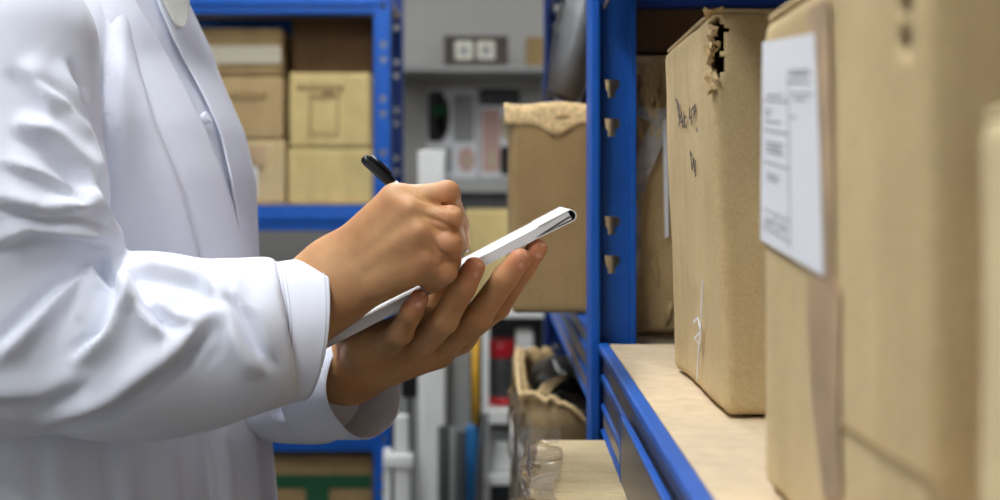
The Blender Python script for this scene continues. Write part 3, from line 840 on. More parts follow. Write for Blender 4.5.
# jar with red lid
zs_ = sz(411, d); dj = d+.10
zs_ += .0015; jr = empty('plastic_jar', (sx(503, dj), dj, zs_)); tag(jr, 'grey plastic jar with red lid and red base on the white rack', 'jar')
cx = sx(502, dj)
bm = bmesh.new(); tube(bm, [(cx, dj, zs_+.016), (cx, dj, zs_+.02), (cx, dj, zs_+.108), (cx, dj, zs_+.115)], [.028, .031, .031, .027], 24); bobj('body', bm, M_greyD, jr)
bm = bmesh.new(); tube(bm, [(cx, dj, zs_+.112), (cx, dj, zs_+.114), (cx, dj, zs_+.150), (cx, dj, zs_+.155)], [.031, .034, .034, .028], 24); bobj('lid', bm, M_red, jr)
bm = bmesh.new(); tube(bm, [(cx, dj, zs_), (cx, dj, zs_+.018)], [.034, .033], 24); bobj('base', bm, M_red, jr)
carton('pale blue-grey box on the second shelf of the white rack', (sx(502, d)+.01, d+.12, sz(475, d)), (.085, .18, sz(427, d)-sz(475, d)-.045), M_paleB if 'M_paleB' in globals() else M_white, seed=75, n=8)
carton('white box on the shelf behind the open torn box', (sx(523, d)+.004, d+.10, sz(411, d)), (.042, .12, .175), M_white, seed=76, n=8)
# white plastic pipe frame
d = 2.9
bm = bmesh.new()
rod(bm, 394, 408, d, sz(520, d)-.3, sz(416, d), .03)
rod(bm, 383, 412, d-.01, sz(467, d), sz(455, d), .045)
rod(bm, 383, 391, d, 0, sz(450, d), .03)
rod(bm, 398, 410, d+.004, 0, sz(467, d), .03)
tag(recenter(bobj('pipe_frame', bm, M_white)), 'white plastic pipe frame with crossbar standing before the back rack post', 'frame')
bm = bmesh.new(); bx(bm, (sx(397, 3.4), 3.4, 0), (sx(420, 3.4), 3.43, sz(300, 3.4)), .003)
tag(recenter(bobj('grey_board', bm, M_grey)), 'tall grey board between the back rack and the white profile', 'board')
bm = bmesh.new(); bx(bm, (sx(401, 3.2), 3.2, sz(398, 3.2)), (sx(417, 3.2), 3.26, sz(366, 3.2)), .004); bx(bm, (sx(407, 3.2), 3.22, 0), (sx(411, 3.2), 3.24, sz(398, 3.2)), .002)
tag(recenter(bobj('black_stand', bm, M_black)), 'small black box on a thin stand beside the white profile', 'stand')

# ------------------------------------------------------------------ far wall
d = 4.40
sh = empty('wall_shelf', (sx(470, d), d, sz(72, d))); tag(sh, 'grey wall shelf on the back wall holding a brown outlet board', 'shelf')
zs_ = sz(66, d-.1)
bm = bmesh.new(); bx(bm, (sx(399, d), d-.12, sz(72, d-.1)), (sx(560, d), RY1, zs_), .003); bobj('shelf_board', bm, M_grey, sh)
for xx in (405, 540):
    bm = bmesh.new(); bx(bm, (sx(xx, d), d+.0, sz(86, d)), (sx(xx+3, d), RY1, sz(72, d)), .002); bobj('bracket', bm, M_grey, sh)
d = 4.34
ob_ = empty('outlet_board', (sx(475, d), d+.02, zs_)); tag(ob_, 'brown wooden board with two cream outlets standing on the grey wall shelf', 'outlet board')
bm = bmesh.new(); x0, x1 = sx(444, d), sx(508, d); zt_ = sz(36, d)
bx(bm, (x0, d, zs_), (x1, d+.03, zt_), .004)
for a, b in (((x0, d-.008, zs_), (x0+.012, d+.004, zt_)), ((x1-.012, d-.008, zs_), (x1, d+.004, zt_)), ((x0, d-.008, zt_-.01), (x1, d+.004, zt_)), ((x0, d-.008, zs_), (x1, d+.004, zs_+.01))): bx(bm, a, b, .002)
bobj('board', bm, M_brownF, ob_)
for xa in (455, 477):
    bm = bmesh.new(); bx(bm, (sx(xa, d), d-.009, sz(60, d)), (sx(xa+18, d), d+.002, sz(41, d)), .004)
    p = bobj('outlet', bm, M_cream, ob_)
    bm = bmesh.new(); xc = sx(xa+9, d); zc = sz(50.5, d); tube(bm, [(xc, d-.0085, zc), (xc, d-.013, zc)], [.018, .016], 20); bobj('socket', bm, M_steel, p)
fbox('small grey-brown box at the right end of the grey wall shelf', 526, 547, 38, zs_, 4.36, M_card3, seed=80, depth=.1)
# pinned pictures (generic collage)
def picture(label, x0, x1, y0, y1, patches, dd=RY1-.012):
    r = empty('pinned_picture', (sx((x0+x1)/2, dd), dd, sz(y1, dd))); tag(r, label, 'poster', 'posters on the back wall')
    bm = bmesh.new(); bx(bm, (sx(x0, dd), dd, sz(y1, dd)), (sx(x1, dd), dd+.004, sz(y0, dd)), .0005)
    mats = [M_paper, M_black, M_green, M_pink, M_beige, M_grey]
    for (u0, v0, u1, v1, mi, rnd) in patches:
        xa, xb = sx(x0+(x1-x0)*u0, dd), sx(x0+(x1-x0)*u1, dd); za, zb_ = sz(y0+(y1-y0)*v1, dd), sz(y0+(y1-y0)*v0, dd)
        n = 20; cx, cz, rx, rz_ = (xa+xb)/2, (za+zb_)/2, (xb-xa)/2, (zb_-za)/2; p = 1 if rnd else .25
        pts = []
        for k in range(n):
            a = 2*PI*k/n; c, s = math.cos(a), math.sin(a)
            pts.append((cx+rx*math.copysign(abs(c)**p, c), dd-.0002-.0002*mi, cz+rz_*math.copysign(abs(s)**p, s)))
        slab(bm, pts, (0, -1, 0), .0003, mi=mi)
    bobj('sheet', bm, mats, r)
M_pink = plain('print_pink', (196, 160, 150), .7); M_beige = plain('print_beige', (190, 176, 150), .7)
picture('pale poster with a dark shape at its left on the back wall', 427, 477, 88, 178,
        [(.02, .03, .34, .60, 1, False), (.20, .10, .46, .55, 1, True), (.08, .18, .40, .32, 2, True), (.52, .08, .95, .6, 5, False), (.58, .2, .66, .5, 4, True), (.62, .66, .96, .93, 3, True), (.05, .66, .5, .95, 5, False), (.74, .74, .9, .86, 4, True)])
picture('dark and pink poster beside the jutting brown box on the back wall', 480, 520, 86, 177,
        [(.0, .02, 1, .22, 1, False), (.05, .25, .5, .95, 3, False), (.5, .3, .95, .6, 4, True), (.1, .4, .4, .6, 1, True), (.5, .66, .98, .98, 1, False), (.2, .72, .4, .9, 4, True)])
# grey cabinet below the posters and khaki boxes
d = 4.0
cb = empty('grey_cabinet', (sx(500, d), d+.2, 0)); tag(cb, 'grey metal cabinet below the posters against the back wall', 'cabinet')
bm = bmesh.new(); bx(bm, (sx(458, d), d+.03, 0), (sx(600, d), RY1-.02, sz(193, d)), .003); bobj('carcass', bm, M_greyD, cb)
bm = bmesh.new(); bx(bm, (sx(452, d), d, sz(193, d)), (sx(604, d), RY1-.02, sz(178, d)), .004); bobj('worktop', bm, M_grey, cb)
for k in range(2):
    bm = bmesh.new(); xa = sx(461+k*70, d); bx(bm, (xa, d+.018, .08), (xa+.2, d+.032, sz(198, d)), .003); dr = bobj('door', bm, M_greyD, cb)
    bm = bmesh.new(); bx(bm, (xa+.16, d+.008, .6), (xa+.17, d+.02, .72), .003); bobj('handle', bm, M_steel, dr)
d = 3.45
kb0 = sz(262, d)
st = empty('table', (sx(495, d), d+.15, 0)); tag(st, 'plain grey trestle table carrying the khaki cartons behind the notepad', 'table')
zt_ = sz(305, d)
bm = bmesh.new(); bx(bm, (sx(455, d), d-.02, zt_-.02), (sx(560, d), d+.33, zt_), .003); bobj('tabletop', bm, M_grey, st)
for xa in (458, 553):
    for dd in (d, d+.29):
        bm = bmesh.new(); bx(bm, (sx(xa, d), dd, 0), (sx(xa+5, d), dd+.02, zt_-.02), .002); bobj('leg', bm, M_greyD, st)
tk = fbox('khaki carton, lower of two behind the notepad', 462, 545, 256, zt_, d, M_cardY, seed=82)
fbox('khaki carton, upper of two behind the notepad', 464, 540, 211, tk+.003, d, M_cardY, seed=83)

# ------------------------------------------------------------------ notepad and pen
DP = .985
A0 = P(323, 351, DP); A1 = P(577.5, 218, DP)       # near lower long edge
ux = A1-A0; LEN = np.linalg.norm(ux); ux /= LEN
vy = np.array([0., 1, 0.012]); vy -= ux*(vy@ux); vy /= np.linalg.norm(vy)
nz_ = np.cross(ux, vy); nz_ = nz_ if nz_[2] > 0 else -nz_
PADM = Matrix(((ux[0], vy[0], nz_[0], A0[0]), (ux[1], vy[1], nz_[1], A0[1]), (ux[2], vy[2], nz_[2], A0[2]), (0, 0, 0, 1)))
PW, PT = .146, .0078
pad = empty('notepad', (0, 0, 0)); pad.matrix_basis = PADM
tag(pad, 'white notepad held in the left hand under the pen', 'notepad')
def pad_child(name, bm, mats, parent=pad, smooth=False):
    bmesh.ops.recalc_face_normals(bm, faces=bm.faces)
    me = bpy.data.meshes.new(name); bm.to_mesh(me); bm.free()
    for m in (mats if isinstance(mats, list) else [mats]): me.materials.append(m)
    o = bpy.data.objects.new(name, me); C.objects.link(o); o.parent = parent
    return o
bm = bmesh.new()
bx(bm, (0, 0, .00115), (LEN-.004, PW, PT), .0006)
pad_child('page_block', bm, M_paper)
bm = bmesh.new()                                   # cover wrapped round the bound end and folded under
sec = []
for k in range(15):
    a = -PI/2+PI*k/14; sec.append((LEN-.0035+.0042*math.cos(a), PT/2+(PT/2+.0006)*math.sin(a)))
prof = [(.001, 0.0004), (LEN-.032, 0.0002)]+sec+[(LEN-.03, PT+.0006)]
inn = [(LEN-.03, PT+.0001)]+[(LEN-.0035+.0034*math.cos(a), PT/2+(PT/2)*math.sin(a)) for a in (PI/2-PI*k/14 for k in range(15))]+[(LEN-.032, .0010), (.001, .0011)]
allp = prof+inn
slab(bm, [(a, -.0006, b) for a, b in allp], (0, 1, 0), PW+.0012)
pad_child('cover', bm, M_paper)
bm = bmesh.new()                                   # dark wedge painting the shade in the gap between cover and block
slab(bm, [(LEN-.034, -.0007, .0018), (LEN-.005, -.0007, .0042), (LEN-.004, -.0007, .0034), (LEN-.024, -.0007, .0014)], (0, 1, 0), PW)
pad_child('gap_shade', bm, M_greyD)
PEN0 = P(364.5, 158.5, 1.012); PEN1 = P(468.5, 252.5, 1.003)
pen = empty('pen', tuple(PEN1)); tag(pen, 'black-capped clear ballpoint pen gripped in the right hand', 'pen')
def pp(t): return tuple(PEN0+(PEN1-PEN0)*t)
bm = bmesh.new(); tube(bm, [pp(-.012), pp(0), pp(.03), pp(.20), pp(.27), pp(.275)], [.0026, .0038, .0043, .0045, .0043, .0036], 20); bobj('cap', bm, M_black, pen)
bm = bmesh.new(); tube(bm, [pp(.26), pp(.85), pp(.92)], [.0041, .0041, .0034], 18); bobj('barrel', bm, M_clear, pen)
bm = bmesh.new(); tube(bm, [pp(.27), pp(.95)], [.0014, .0014], 10); bobj('refill', bm, M_ink, pen)
bm = bmesh.new(); tube(bm, [pp(.91), pp(.94), pp(1.0)], [.0031, .0024, .0005], 14); bobj('tip', bm, M_sil, pen)
bm = bmesh.new(); a = np.array(pp(.02)); off_ = np.array([.0036, -.0016, .0036]); tube(bm, [tuple(a+off_*.9), tuple(np.array(pp(.10))+off_*1.1), tuple(np.array(pp(.22))+off_*1.0)], [.0012, .0016, .001], 8); bobj('clip', bm, M_black, pen)

# ------------------------------------------------------------------ person
per_ = empty('person', (-.40, 1.2, 0)); tag(per_, 'person in a white lab coat writing with a black pen on a notepad', 'person')
# right hand ----------------------------------------------------------------
RH = dict(
    wr=[P(318, 286, .992), P(333, 300, .985)],
    index=[P(396, 201, .972), P(446, 195, .968), P(457, 225, .985), P(461, 243, .998)],
    middle=[P(413, 212, .962), P(449, 220, .954), P(454, 243, .974), P(447, 256, .992)],
    ring=[P(421, 235, .957), P(449, 245, .952), P(449, 260, .968), P(434, 267, .985)],
    pinky=[P(429, 260, .958), P(444, 272, .960), P(433, 281, .973), P(420, 277, .985)])
RR = dict(index=[.0112, .0098, .0088, .0072], middle=[.0108, .0099, .0088, .0075], ring=[.0105, .0097, .0086, .007], pinky=[.0100, .0088, .0078, .0065])
def right_hand(p):
    w0 = P(330, 272, .995); w1 = P(338, 298, .988); wm = P(335, 286, .998)
    palm = seg(p, w0, RH['index'][0], .0195, .0132)
    palm = smin(palm, seg(p, wm, RH['middle'][0], .0205, .0138), .012)
    palm = smin(palm, seg(p, wm, RH['ring'][0], .019, .0132), .012)
    palm = smin(palm, seg(p, w1, RH['pinky'][0], .0185, .0135), .012)
    palm = smin(palm, seg(p, P(365, 255, 1.005), P(410, 240, .995), .020, .016), .015)
    fa = chain(p, [P(200, 345, 1.0), P(297, 312, .995), P(331, 291, .990)], [.036, .029, .0215], .02); fa = smin(fa, chain(p, [P(297, 309, .997), w0], [.027, .0215], .01), .012)
    palm = smin(palm, fa, .022)
    # extensor tendons
    for nme in ('index', 'middle', 'ring'):
        a = RH[nme][0]; palm = smin(palm, seg(p, a+(wm-a)*.55+np.array([0, -.0135, .002]), a+np.array([0, -.006, .001]), .003, .0075), .010)
    # thumb on the far side
    th = chain(p, [P(362, 250, 1.012), P(405, 226, 1.027), P(440, 228, 1.022), P(459, 243, 1.010)], [.017, .0135, .0115, .008], .006)
    fs = None
    for nme in ('index', 'middle', 'ring', 'pinky'):
        d = chain(p, RH[nme], RR[nme], .0035)
        kn = RH[nme]
        d = smin(d, np.sqrt(((p-(kn[1]+np.array([.0015, -.002, .0015])).astype(np.float32))**2).sum(-1))-RR[nme][1]*.93, .003)
        fs = d if fs is None else smin(fs, d, .0007)
    k = smin(palm, th, .008)
    return smin(k, fs, .0048)
# left hand -----------------------------------------------------------------
LH = dict(
    pinky=[P(378, 352, 1.052), P(401, 332, 1.003), P(412, 311, .982), P(419, 299, .976)],
    ring=[P(410, 355, 1.050), P(444, 320, .995), P(463, 287, .975), P(474, 268, .972)],
    middle=[P(436, 350, 1.056), P(478, 316, 1.005), P(505, 278, .988), P(520, 259, .984)],
    index=[P(458, 336, 1.072), P(497, 306, 1.028), P(523, 268, 1.003), P(537, 249, .994)])
LR = dict(pinky=[.0115, .0095, .0084, .0074], ring=[.0125, .0108, .0096, .0084], middle=[.0125, .0108, .0096, .0084], index=[.0122, .0104, .0093, .008])
def left_hand(p):
    w0 = P(349, 372, 1.08); w1 = P(354, 366, 1.097); w2 = P(356, 366, 1.066)
    palm = None
    for nme, w in (('pinky', w2), ('ring', w0), ('middle', w0), ('index', w1)):
        s = seg(p, w, LH[nme][0], .0195, .0145); palm = s if palm is None else smin(palm, s, .014)
    fa = seg(p, P(150, 392, 1.32), w0, .036, .0225); palm = smin(palm, fa, .02)
    palm = smin(palm, seg(p, P(366, 350, 1.085), P(425, 325, 1.10), .019, .016), .014)
    palm = smin(palm, seg(p, P(362, 352, 1.045), P(396, 336, 1.045), .015, .014), .012)
    th = chain(p, [P(390, 345, 1.115), P(425, 315, 1.145), P(440, 288, 1.15), P(448, 272, 1.135)], [.016, .0125, .0105, .0085], .006)
    fs = None
    for nme in ('pinky', 'ring', 'middle', 'index'):
        d = chain(p, LH[nme], LR[nme], .0035); fs = d if fs is None else smin(fs, d, .0012)
    return smin(smin(palm, th, .008), fs, .009)
# trunk, neck, head (mostly under clothes or above the frame) --------------------
BYAW = math.radians(13); FW = np.array([math.cos(BYAW), -math.sin(BYAW), 0]); LT = np.array([math.sin(BYAW), math.cos(BYAW), 0])
BC = np.array([-.415, 1.2, 0.])
def W(f, l, z): return BC+FW*f+LT*l+np.array([0, 0, z])
def body_fn(p):
    d = seg(p, W(0, 0, .93), W(.0, 0, 1.28), .115, .12)
    d = smin(d, seg(p, W(0, -.13, 1.37), W(0, .13, 1.37), .05, .05), .06)
    d = smin(d, seg(p, W(.01, 0, 1.38), W(.035, 0, 1.52), .055, .052), .03)
    hd = ell(p, W(.05, 0, 1.635), (.098, .078, .118)); hd = smin(hd, ell(p, W(.085, 0, 1.575), (.055, .052, .06)), .03)
    hd = smin(hd, seg(p, W(.135, 0, 1.645), W(.158, 0, 1.605), .010, .014), .012)       # nose
    hd = smin(hd, seg(p, W(.130, -.022, 1.567), W(.130, .022, 1.567), .007, .007), .008)   # lips
    for s in (-1, 1):
        hd = smin(hd, ell(p, W(.04, s*.078, 1.62), (.022, .010, .032)), .008)               # ears
        hd = np.maximum(hd, -ell(p, W(.145, s*.033, 1.645), (.016, .014, .010)))            # eye sockets
        hd = smin(hd, ell(p, W(.122, s*.033, 1.645), (.012, .012, .011)), .002)
    d = smin(d, hd, .02)
    for s in (-1, 1):
        d = smin(d, seg(p, W(0, s*.09, .93), W(.01, s*.095, .50), .085, .055), .04)
        d = smin(d, seg(p, W(.01, s*.095, .50), W(0, s*.10, .09), .053, .036), .02)
        d = smin(d, seg(p, W(0, s*.10, .055), W(.14, s*.115, .04), .035, .03), .02)
        sh_ = SHO[0] if s < 0 else SHO[1]; el = ELB[0] if s < 0 else ELB[1]
        d = smin(d, seg(p, sh_, el, .05, .04), .03)
    return d
SHO = [P(12, 62, .985), np.array([-.40, 1.40, 1.36])]
ELB = [P(8, 345, .975), np.array([-.385, 1.43, 1.075])]
vb, fb = nets(body_fn, (-.72, .78, .004), (-.12, 1.62, 1.78), .011)
vr, fr = nets(right_hand, (-.20, .93, 1.13), (-.015, 1.05, 1.28), .00125)
vl, fl_ = nets(left_hand, (-.20, .95, 1.07), (.05, 1.22, 1.23), .0015)
vr = relax(vr, fr, 1, .35)
hn = normals(vr, fr); hx_, hy_ = project(vr); hf = np.clip((-hn[:, 1]+.3)/.5, 0, 1); dsp = np.zeros(len(vr))
for pts, w_, dp in (([(404, 192), (428, 201), (457, 210)], 2.6, 1.9), ([(420, 214), (440, 222), (458, 233)], 2.6, 1.8), ([(430, 236), (438, 250), (450, 262)], 2.6, 1.7), ([(434, 270), (446, 262), (455, 258)], 2.2, .8),
                    ([(446, 186), (450, 192), (450, 203)], 1.6, .35), ([(441, 213), (445, 219), (444, 228)], 1.6, .3), ([(350, 268), (380, 240), (404, 216)], 7, .5), ([(352, 282), (385, 260), (412, 242)], 7, .5)):
    d_, s_, t_ = seg2(hx_, hy_, pts); dsp -= dp*np.exp(-(d_/w_)**2)*np.clip(t_/.35, 0, 1)**.8*np.clip((1-t_)/.08+.3, 0, 1)
for (cx_, cy_), r_, h_ in (((396, 200), 9, .9), ((411, 207), 8, 1.2), ((419, 230), 8, 1.3), ((427, 259), 8, 1.3)):
    dsp += h_*np.exp(-(((hx_-cx_)**2+(hy_-cy_)**2)/r_**2))
vr = vr+hn*(dsp*hf/1000)[:, None]; vl = relax(vl, fl_, 1, .35)
fore = [nets(lambda p: seg(p, ELB[0], P(260, 318, .995), .04, .028), (-.50, .88, 1.0), (-.14, 1.08, 1.22), .008), nets(lambda p: seg(p, ELB[1], P(300, 380, 1.15), .04, .026), (-.50, 1.05, .95), (-.12, 1.55, 1.2), .008)]
# fingernails: little domed plates appended to the same mesh
def nail(c, out, along, w=.0058, l=.0068):
    out = np.array(out, float); out /= np.linalg.norm(out); al = np.array(along, float); al -= out*(al@out); al /= np.linalg.norm(al); sd = np.cross(out, al)
    n, m = 7, 7; v = []
    for i in range(n):
        for j in range(m):
            a, b = (i/(n-1)*2-1), (j/(m-1)*2-1)
            sq_ = math.sqrt(max(0, 1-.5*b*b)); ss = math.sqrt(max(0, 1-.45*a*a))
            v.append(np.array(c)+sd*(a*w*sq_)+al*(b*l*ss)+out*(-.0026*a*a-.0010*b*b))
    f = [(i*m+j, (i+1)*m+j, (i+1)*m+j+1, i*m+j+1) for i in range(n-1) for j in range(m-1)]
    return np.array(v), np.array(f)
nails = []
for nme in ('pinky', 'ring', 'middle', 'index'):
    a, b = LH[nme][2], LH[nme][3]; r_ = LR[nme][3]
    out = np.array([.45, -.88, -.12]) if nme in ('ring', 'middle', 'index') else np.array([.30, -.92, .05])
    nails.append(nail(b+out/np.linalg.norm(out)*(r_-.0001)-(b-a)/np.linalg.norm(b-a)*.0005, out, b-a, w=.0052 if nme != 'pinky' else .0045, l=.0062))
parts_ = [(vb, fb, 0), (vr, fr, 0), (vl, fl_, 0)]+[(a, b, 0) for a, b in fore]+[(a, b, 1) for a, b in nails]
Vs, Fs, mi, o_ = [], [], [], 0
for v, f, m in parts_:
    Vs.append(v); Fs.append(f+o_); mi += [m]*len(f); o_ += len(v)
Vs = np.concatenate(Vs); Fs = np.concatenate(Fs)
me = np_mesh('body', Vs, Fs)
flush = np.zeros(len(Vs))
for q, r_, s in [(RH[n][0], .013, .30) for n in RR]+[(RH[n][1], .012, .35) for n in RR]+[(LH[n][3], .012, .85) for n in LR]+[(LH[n][2], .010, .15) for n in LR]:
    q = q+np.array([0, -.006, 0]); flush = np.maximum(flush, s*np.exp(-((Vs-q)**2).sum(1)/r_**2))
at = me.attributes.new('flush', 'FLOAT', 'POINT'); at.data.foreach_set('value', flush.astype(np.float32))
body = mesh_obj('body', me, [M_skin, M_nail], per_, True)
me.polygons.foreach_set('material_index', mi)
# hair, shoes, trousers
def hair_fn(p):
    d = ell(p, W(.035, 0, 1.66), (.108, .088, .108))
    cut = (p-W(.105, 0, 1.67).astype(np.float32))@(FW+np.array([0, 0, -.75])).astype(np.float32)
    return np.maximum(d, cut)
v, f = nets(hair_fn, (-.58, 1.05, 1.50), (-.22, 1.35, 1.80), .008); mesh_obj('hair', np_mesh('hair', v, f), M_hair, per_, True)
def tr_fn(p):
    d = None
    for s in (-1, 1):
        q = smin(seg(p, W(0, s*.085, .95), W(.01, s*.095, .50), .105, .078), seg(p, W(.01, s*.095, .50), W(0, s*.10, .07), .076, .066), .02)
        d = q if d is None else smin(d, q, .02)
    return d
v, f = nets(tr_fn, (-.68, .9, .03), (-.15, 1.5, 1.08), .012); mesh_obj('trousers', np_mesh('trousers', v, f), M_trouser, per_, True)
for s in (-1, 1):
    def sh_fn(p):
        d = smin(seg(p, W(-.03, s*.10, .05), W(.15, s*.118, .043), .048, .04), seg(p, W(-.01, s*.10, .09), W(0, s*.10, .11), .046, .044), .02)
        return np.maximum(d, .002-p[..., 2])
    c = W(.06, s*.11, 0); v, f = nets(sh_fn, (c[0]-.2, c[1]-.15, -.01), (c[0]+.2, c[1]+.15, .18), .008); mesh_obj('shoe', np_mesh('shoe', v, f), M_shoe, per_, True)
# ---------------- lab coat
coat = empty('lab_coat', (-.40, 1.2, .6)); coat.parent = per_; coat.matrix_parent_inverse = world_of(per_).inverted()
SIL = [(-30, 172), (0, 187), (40, 206), (70, 216), (130, 240), (180, 251), (265, 254), (400, 262), (500, 271), (700, 285), (900, 292)]
zs_l, a_l, b_l, f_l = [], [], [], []
for y, x in SIL:
    z = sz(y, 1.2)
    b = float(np.interp(z, [.6, 1.0, 1.25, 1.36, 1.41, 1.46], [.235, .21, .20, .20, .16, .10]))
    th = np.array([1, -(x-500)/F]); th /= np.linalg.norm(th)          # normal of the sight line in plan
    c = BC[:2]+FW[:2]*0
    s = -(c@th)
    nf, nl = th@FW[:2], th@LT[:2]
    a = math.sqrt(max(1e-4, s*s-(b*nl)**2))/abs(nf)
    zs_l.append(z); a_l.append(a); b_l.append(b)
o2 = np.argsort(zs_l); zs_l = np.array(zs_l)[o2]; a_l = np.array(a_l)[o2]; b_l = np.array(b_l)[o2]
def torso_fn(p):
    q = p-BC.astype(np.float32)
    f = q[..., 0]*FW[0]+q[..., 1]*FW[1]; l = q[..., 0]*LT[0]+q[..., 1]*LT[1]; z = p[..., 2]
    a = np.interp(z, zs_l, a_l).astype(np.float32); b = np.interp(z, zs_l, b_l).astype(np.float32)
    a = np.where(f > 0, a, np.minimum(a, .155))
    e = 2.25
    r = ((np.abs(f)/a)**e+(np.abs(l)/b)**e)**(1/e)
    d = (r-1)*np.minimum(a, b)*.9
    d = smin(d, seg(p, W(-.005, -.15, 1.365), W(-.005, .15, 1.365), .068, .068), .05)
    return np.maximum(d, np.maximum(z-1.475, .56-z))
def crease(v, f, folds):
    """push the cloth out into ridges along traced fold lines; each ridge is steep on one side, with a hollow at its foot"""
    n = normals(v, f); px, py = project(v)
    face = np.clip((-n[:, 1]+.25)/.6, 0, 1)
    disp = np.zeros(len(v))
    for pts, w, h, sd in folds:
        d, s, t = seg2(px, py, pts)
        fade = np.clip(np.minimum(t, 1-t)/.22, 0, 1)**.8
        ws = np.where(s*sd > 0, w*.38, w*1.15)
        r = np.exp(-(d/ws)**2)
        hol = np.where(s*sd > 0, np.exp(-((d-w*.95)/(w*.5))**2), 0)
        disp += fade*h*(r-.55*hol)
    return v+n*(disp*face/1000.)[:, None], n
TF = [([(124, -60), (118, 70), (116, 140), (116, 240)], 13, 5, 1), ([(128, 40), (148, 120), (176, 190), (196, 262)], 13, 6, -1), ([(140, 30), (163, 100), (195, 175), (218, 262)], 12, 4, 1),
      ([(104, 40), (106, 120), (104, 180)], 7, -6, 1),
      ([(118, 430), (122, 470), (128, 560)], 14, 7, 1), ([(165, 425), (172, 470), (178, 560)], 17, 6, -1), ([(215, 415), (224, 465), (230, 560)], 15, 6, 1), ([(50, 432), (56, 470), (60, 560)], 18, 4, 1)]
v, f = nets(torso_fn, (-.72, .88, .55), (-.08, 1.56, 1.50), .0052)
v = relax(v, f, 3, .5); v, _ = crease(v, f, TF); v = relax(v, f, 1, .4)
mesh_obj('coat_front', np_mesh('coat_front', v, f), M_coat, coat, True)
# near sleeve
SP = [P(6, 48, .985), P(0, 200, .965), P(2, 342, .965), P(150, 343, .972), P(250, 335, .978), P(296, 326, .984)]
SR = [.068, .074, .066, .064, .0535, .0515]
def sleeve_fn(p):
    up = chain(p, SP[:3], SR[:3], .02); fo = chain(p, SP[2:], SR[2:], .02)
    d = smin(up, fo, .022)
    d = smin(d, seg(p, P(70, 222, .93), P(104, 236, .945), .020, .014), .018)      # bunched cloth in the crook of the elbow
    d = smin(d, seg(p, P(100, 391, .965), P(205, 386, .975), .028, .026), .03)    # cloth hanging below the forearm
    ax = (SP[5]-SP[4])/np.linalg.norm(SP[5]-SP[4])
    cut = (p-(SP[5]-ax*.006).astype(np.float32))@ax.astype(np.float32)
    return np.maximum(d, cut)
v, f = nets(sleeve_fn, (-.56, .84, 1.0), (-.13, 1.09, 1.50), .0036)
v = relax(v, f, 4, .5)
SF = [([(60, 60), (78, 110), (92, 150), (101, 196)], 11, 8, -1), ([(14, 122), (52, 138), (80, 170), (95, 205)], 13, 11, 1), ([(-10, 196), (45, 211), (88, 210), (118, 224)], 12, 11, 1),
      ([(-10, 246), (28, 229), (78, 234), (112, 240)], 10, 8, 1), ([(20, 60), (40, 90), (52, 120)], 16, 5, 1),
      ([(94, 274), (60, 296), (24, 331), (-8, 362)], 11, 11, 1), ([(118, 266), (124, 300), (106, 335), (72, 364)], 9, 12, 1), ([(122, 274), (143, 312), (166, 338)], 9, 9, -1),
      ([(222, 302), (178, 350), (112, 398), (36, 424)], 14, 11, -1), ([(122, 268), (160, 270), (200, 280), (221, 302)], 10, 7, 1), ([(218, 258), (221, 284), (224, 304)], 7, 6, 1),
      ([(224, 300), (238, 340), (262, 376)], 12, 9, -1), ([(96, 262), (104, 276), (112, 284)], 8, -16, 1), ([(150, 300), (172, 318), (196, 322)], 9, 5, 1), ([(250, 300), (262, 330), (268, 362)], 10, 4, 1), ([(-10, 395), (40, 392), (90, 372)], 14, 6, 1), ([(92, 280), (84, 300), (76, 322)], 6, 6, 1), ([(130, 282), (132, 300), (124, 318)], 5, 5, -1), ([(222, 310), (214, 340), (196, 366)], 8, 4, -1), ([(0, 160), (40, 176), (80, 196), (100, 214)], 8, 6, 1), ([(30, 84), (60, 104), (84, 140)], 8, 4, -1), ([(232, 262), (236, 290), (248, 318)], 7, 5, 1)]
v, n_ = crease(v, f, SF); v = relax(v, f, 1, .35)
mesh_obj('sleeve', np_mesh('sleeve', v, f), M_coat, coat, True)
def loft(rings, name, mat, parent, thick=.0022, sub=1):
    bm = bmesh.new(); R = []
    for r in rings: R.append([bm.verts.new(tuple(q)) for q in r])
    n = len(R[0])
    for a, b in zip(R, R[1:]):
        for i in range(n): bm.faces.new((a[i], a[(i+1) % n], b[(i+1) % n], b[i])).smooth = True
    bmesh.ops.recalc_face_normals(bm, faces=bm.faces)
    me = bpy.data.meshes.new(name); bm.to_mesh(me); bm.free()
    o = mesh_obj(name, me, mat, parent, True)
    m = o.modifiers.new('t', 'SOLIDIFY'); m.thickness = thick; m.offset = 0
    if sub:
        m = o.modifiers.new('s', 'SUBSURF'); m.levels = m.render_levels = sub
    return o
def ring(c, ax, up, ru, rw, n=48, fn=None):
    ax = ax/np.linalg.norm(ax); up = up-ax*(up@ax); up /= np.linalg.norm(up); w = np.cross(ax, up)
    return [c+up*math.cos(a)*ru*(1+(fn(a) if fn else 0))+w*math.sin(a)*rw*(1+(fn(a) if fn else 0)) for a in (2*PI*k/n for k in range(n))]
UP = np.array([0, 0, 1.])
# near cuff
ca = P(266, 336, .984); cb_ = P(312, 328, .988); axc = np.array([1, .45, .02])
wig = lambda a: .014*math.sin(3*a+1)+.012*math.sin(5*a)
cuff_ring = lambda t, g=0, n=48: ring(ca+(cb_-ca)*t, axc+np.array([0, 0, -.16*t]), UP, .0530+.0005*math.sin(PI*t)+g, .047-.003*t+g, n, fn=wig)
R1 = [cuff_ring(t) for t in (0, .08, .2, .4, .6, .8, .93, 1.0)]
cuff = loft(R1, 'cuff', M_coat, coat)
bm = bmesh.new()
for t in (.14, .20, .90):
    rg = cuff_ring(t, .0013, 72)
    tube(bm, [tuple(q) for q in rg]+[tuple(rg[0])], .00035, 6)
bobj('stitching', bm, M_thread, coat)
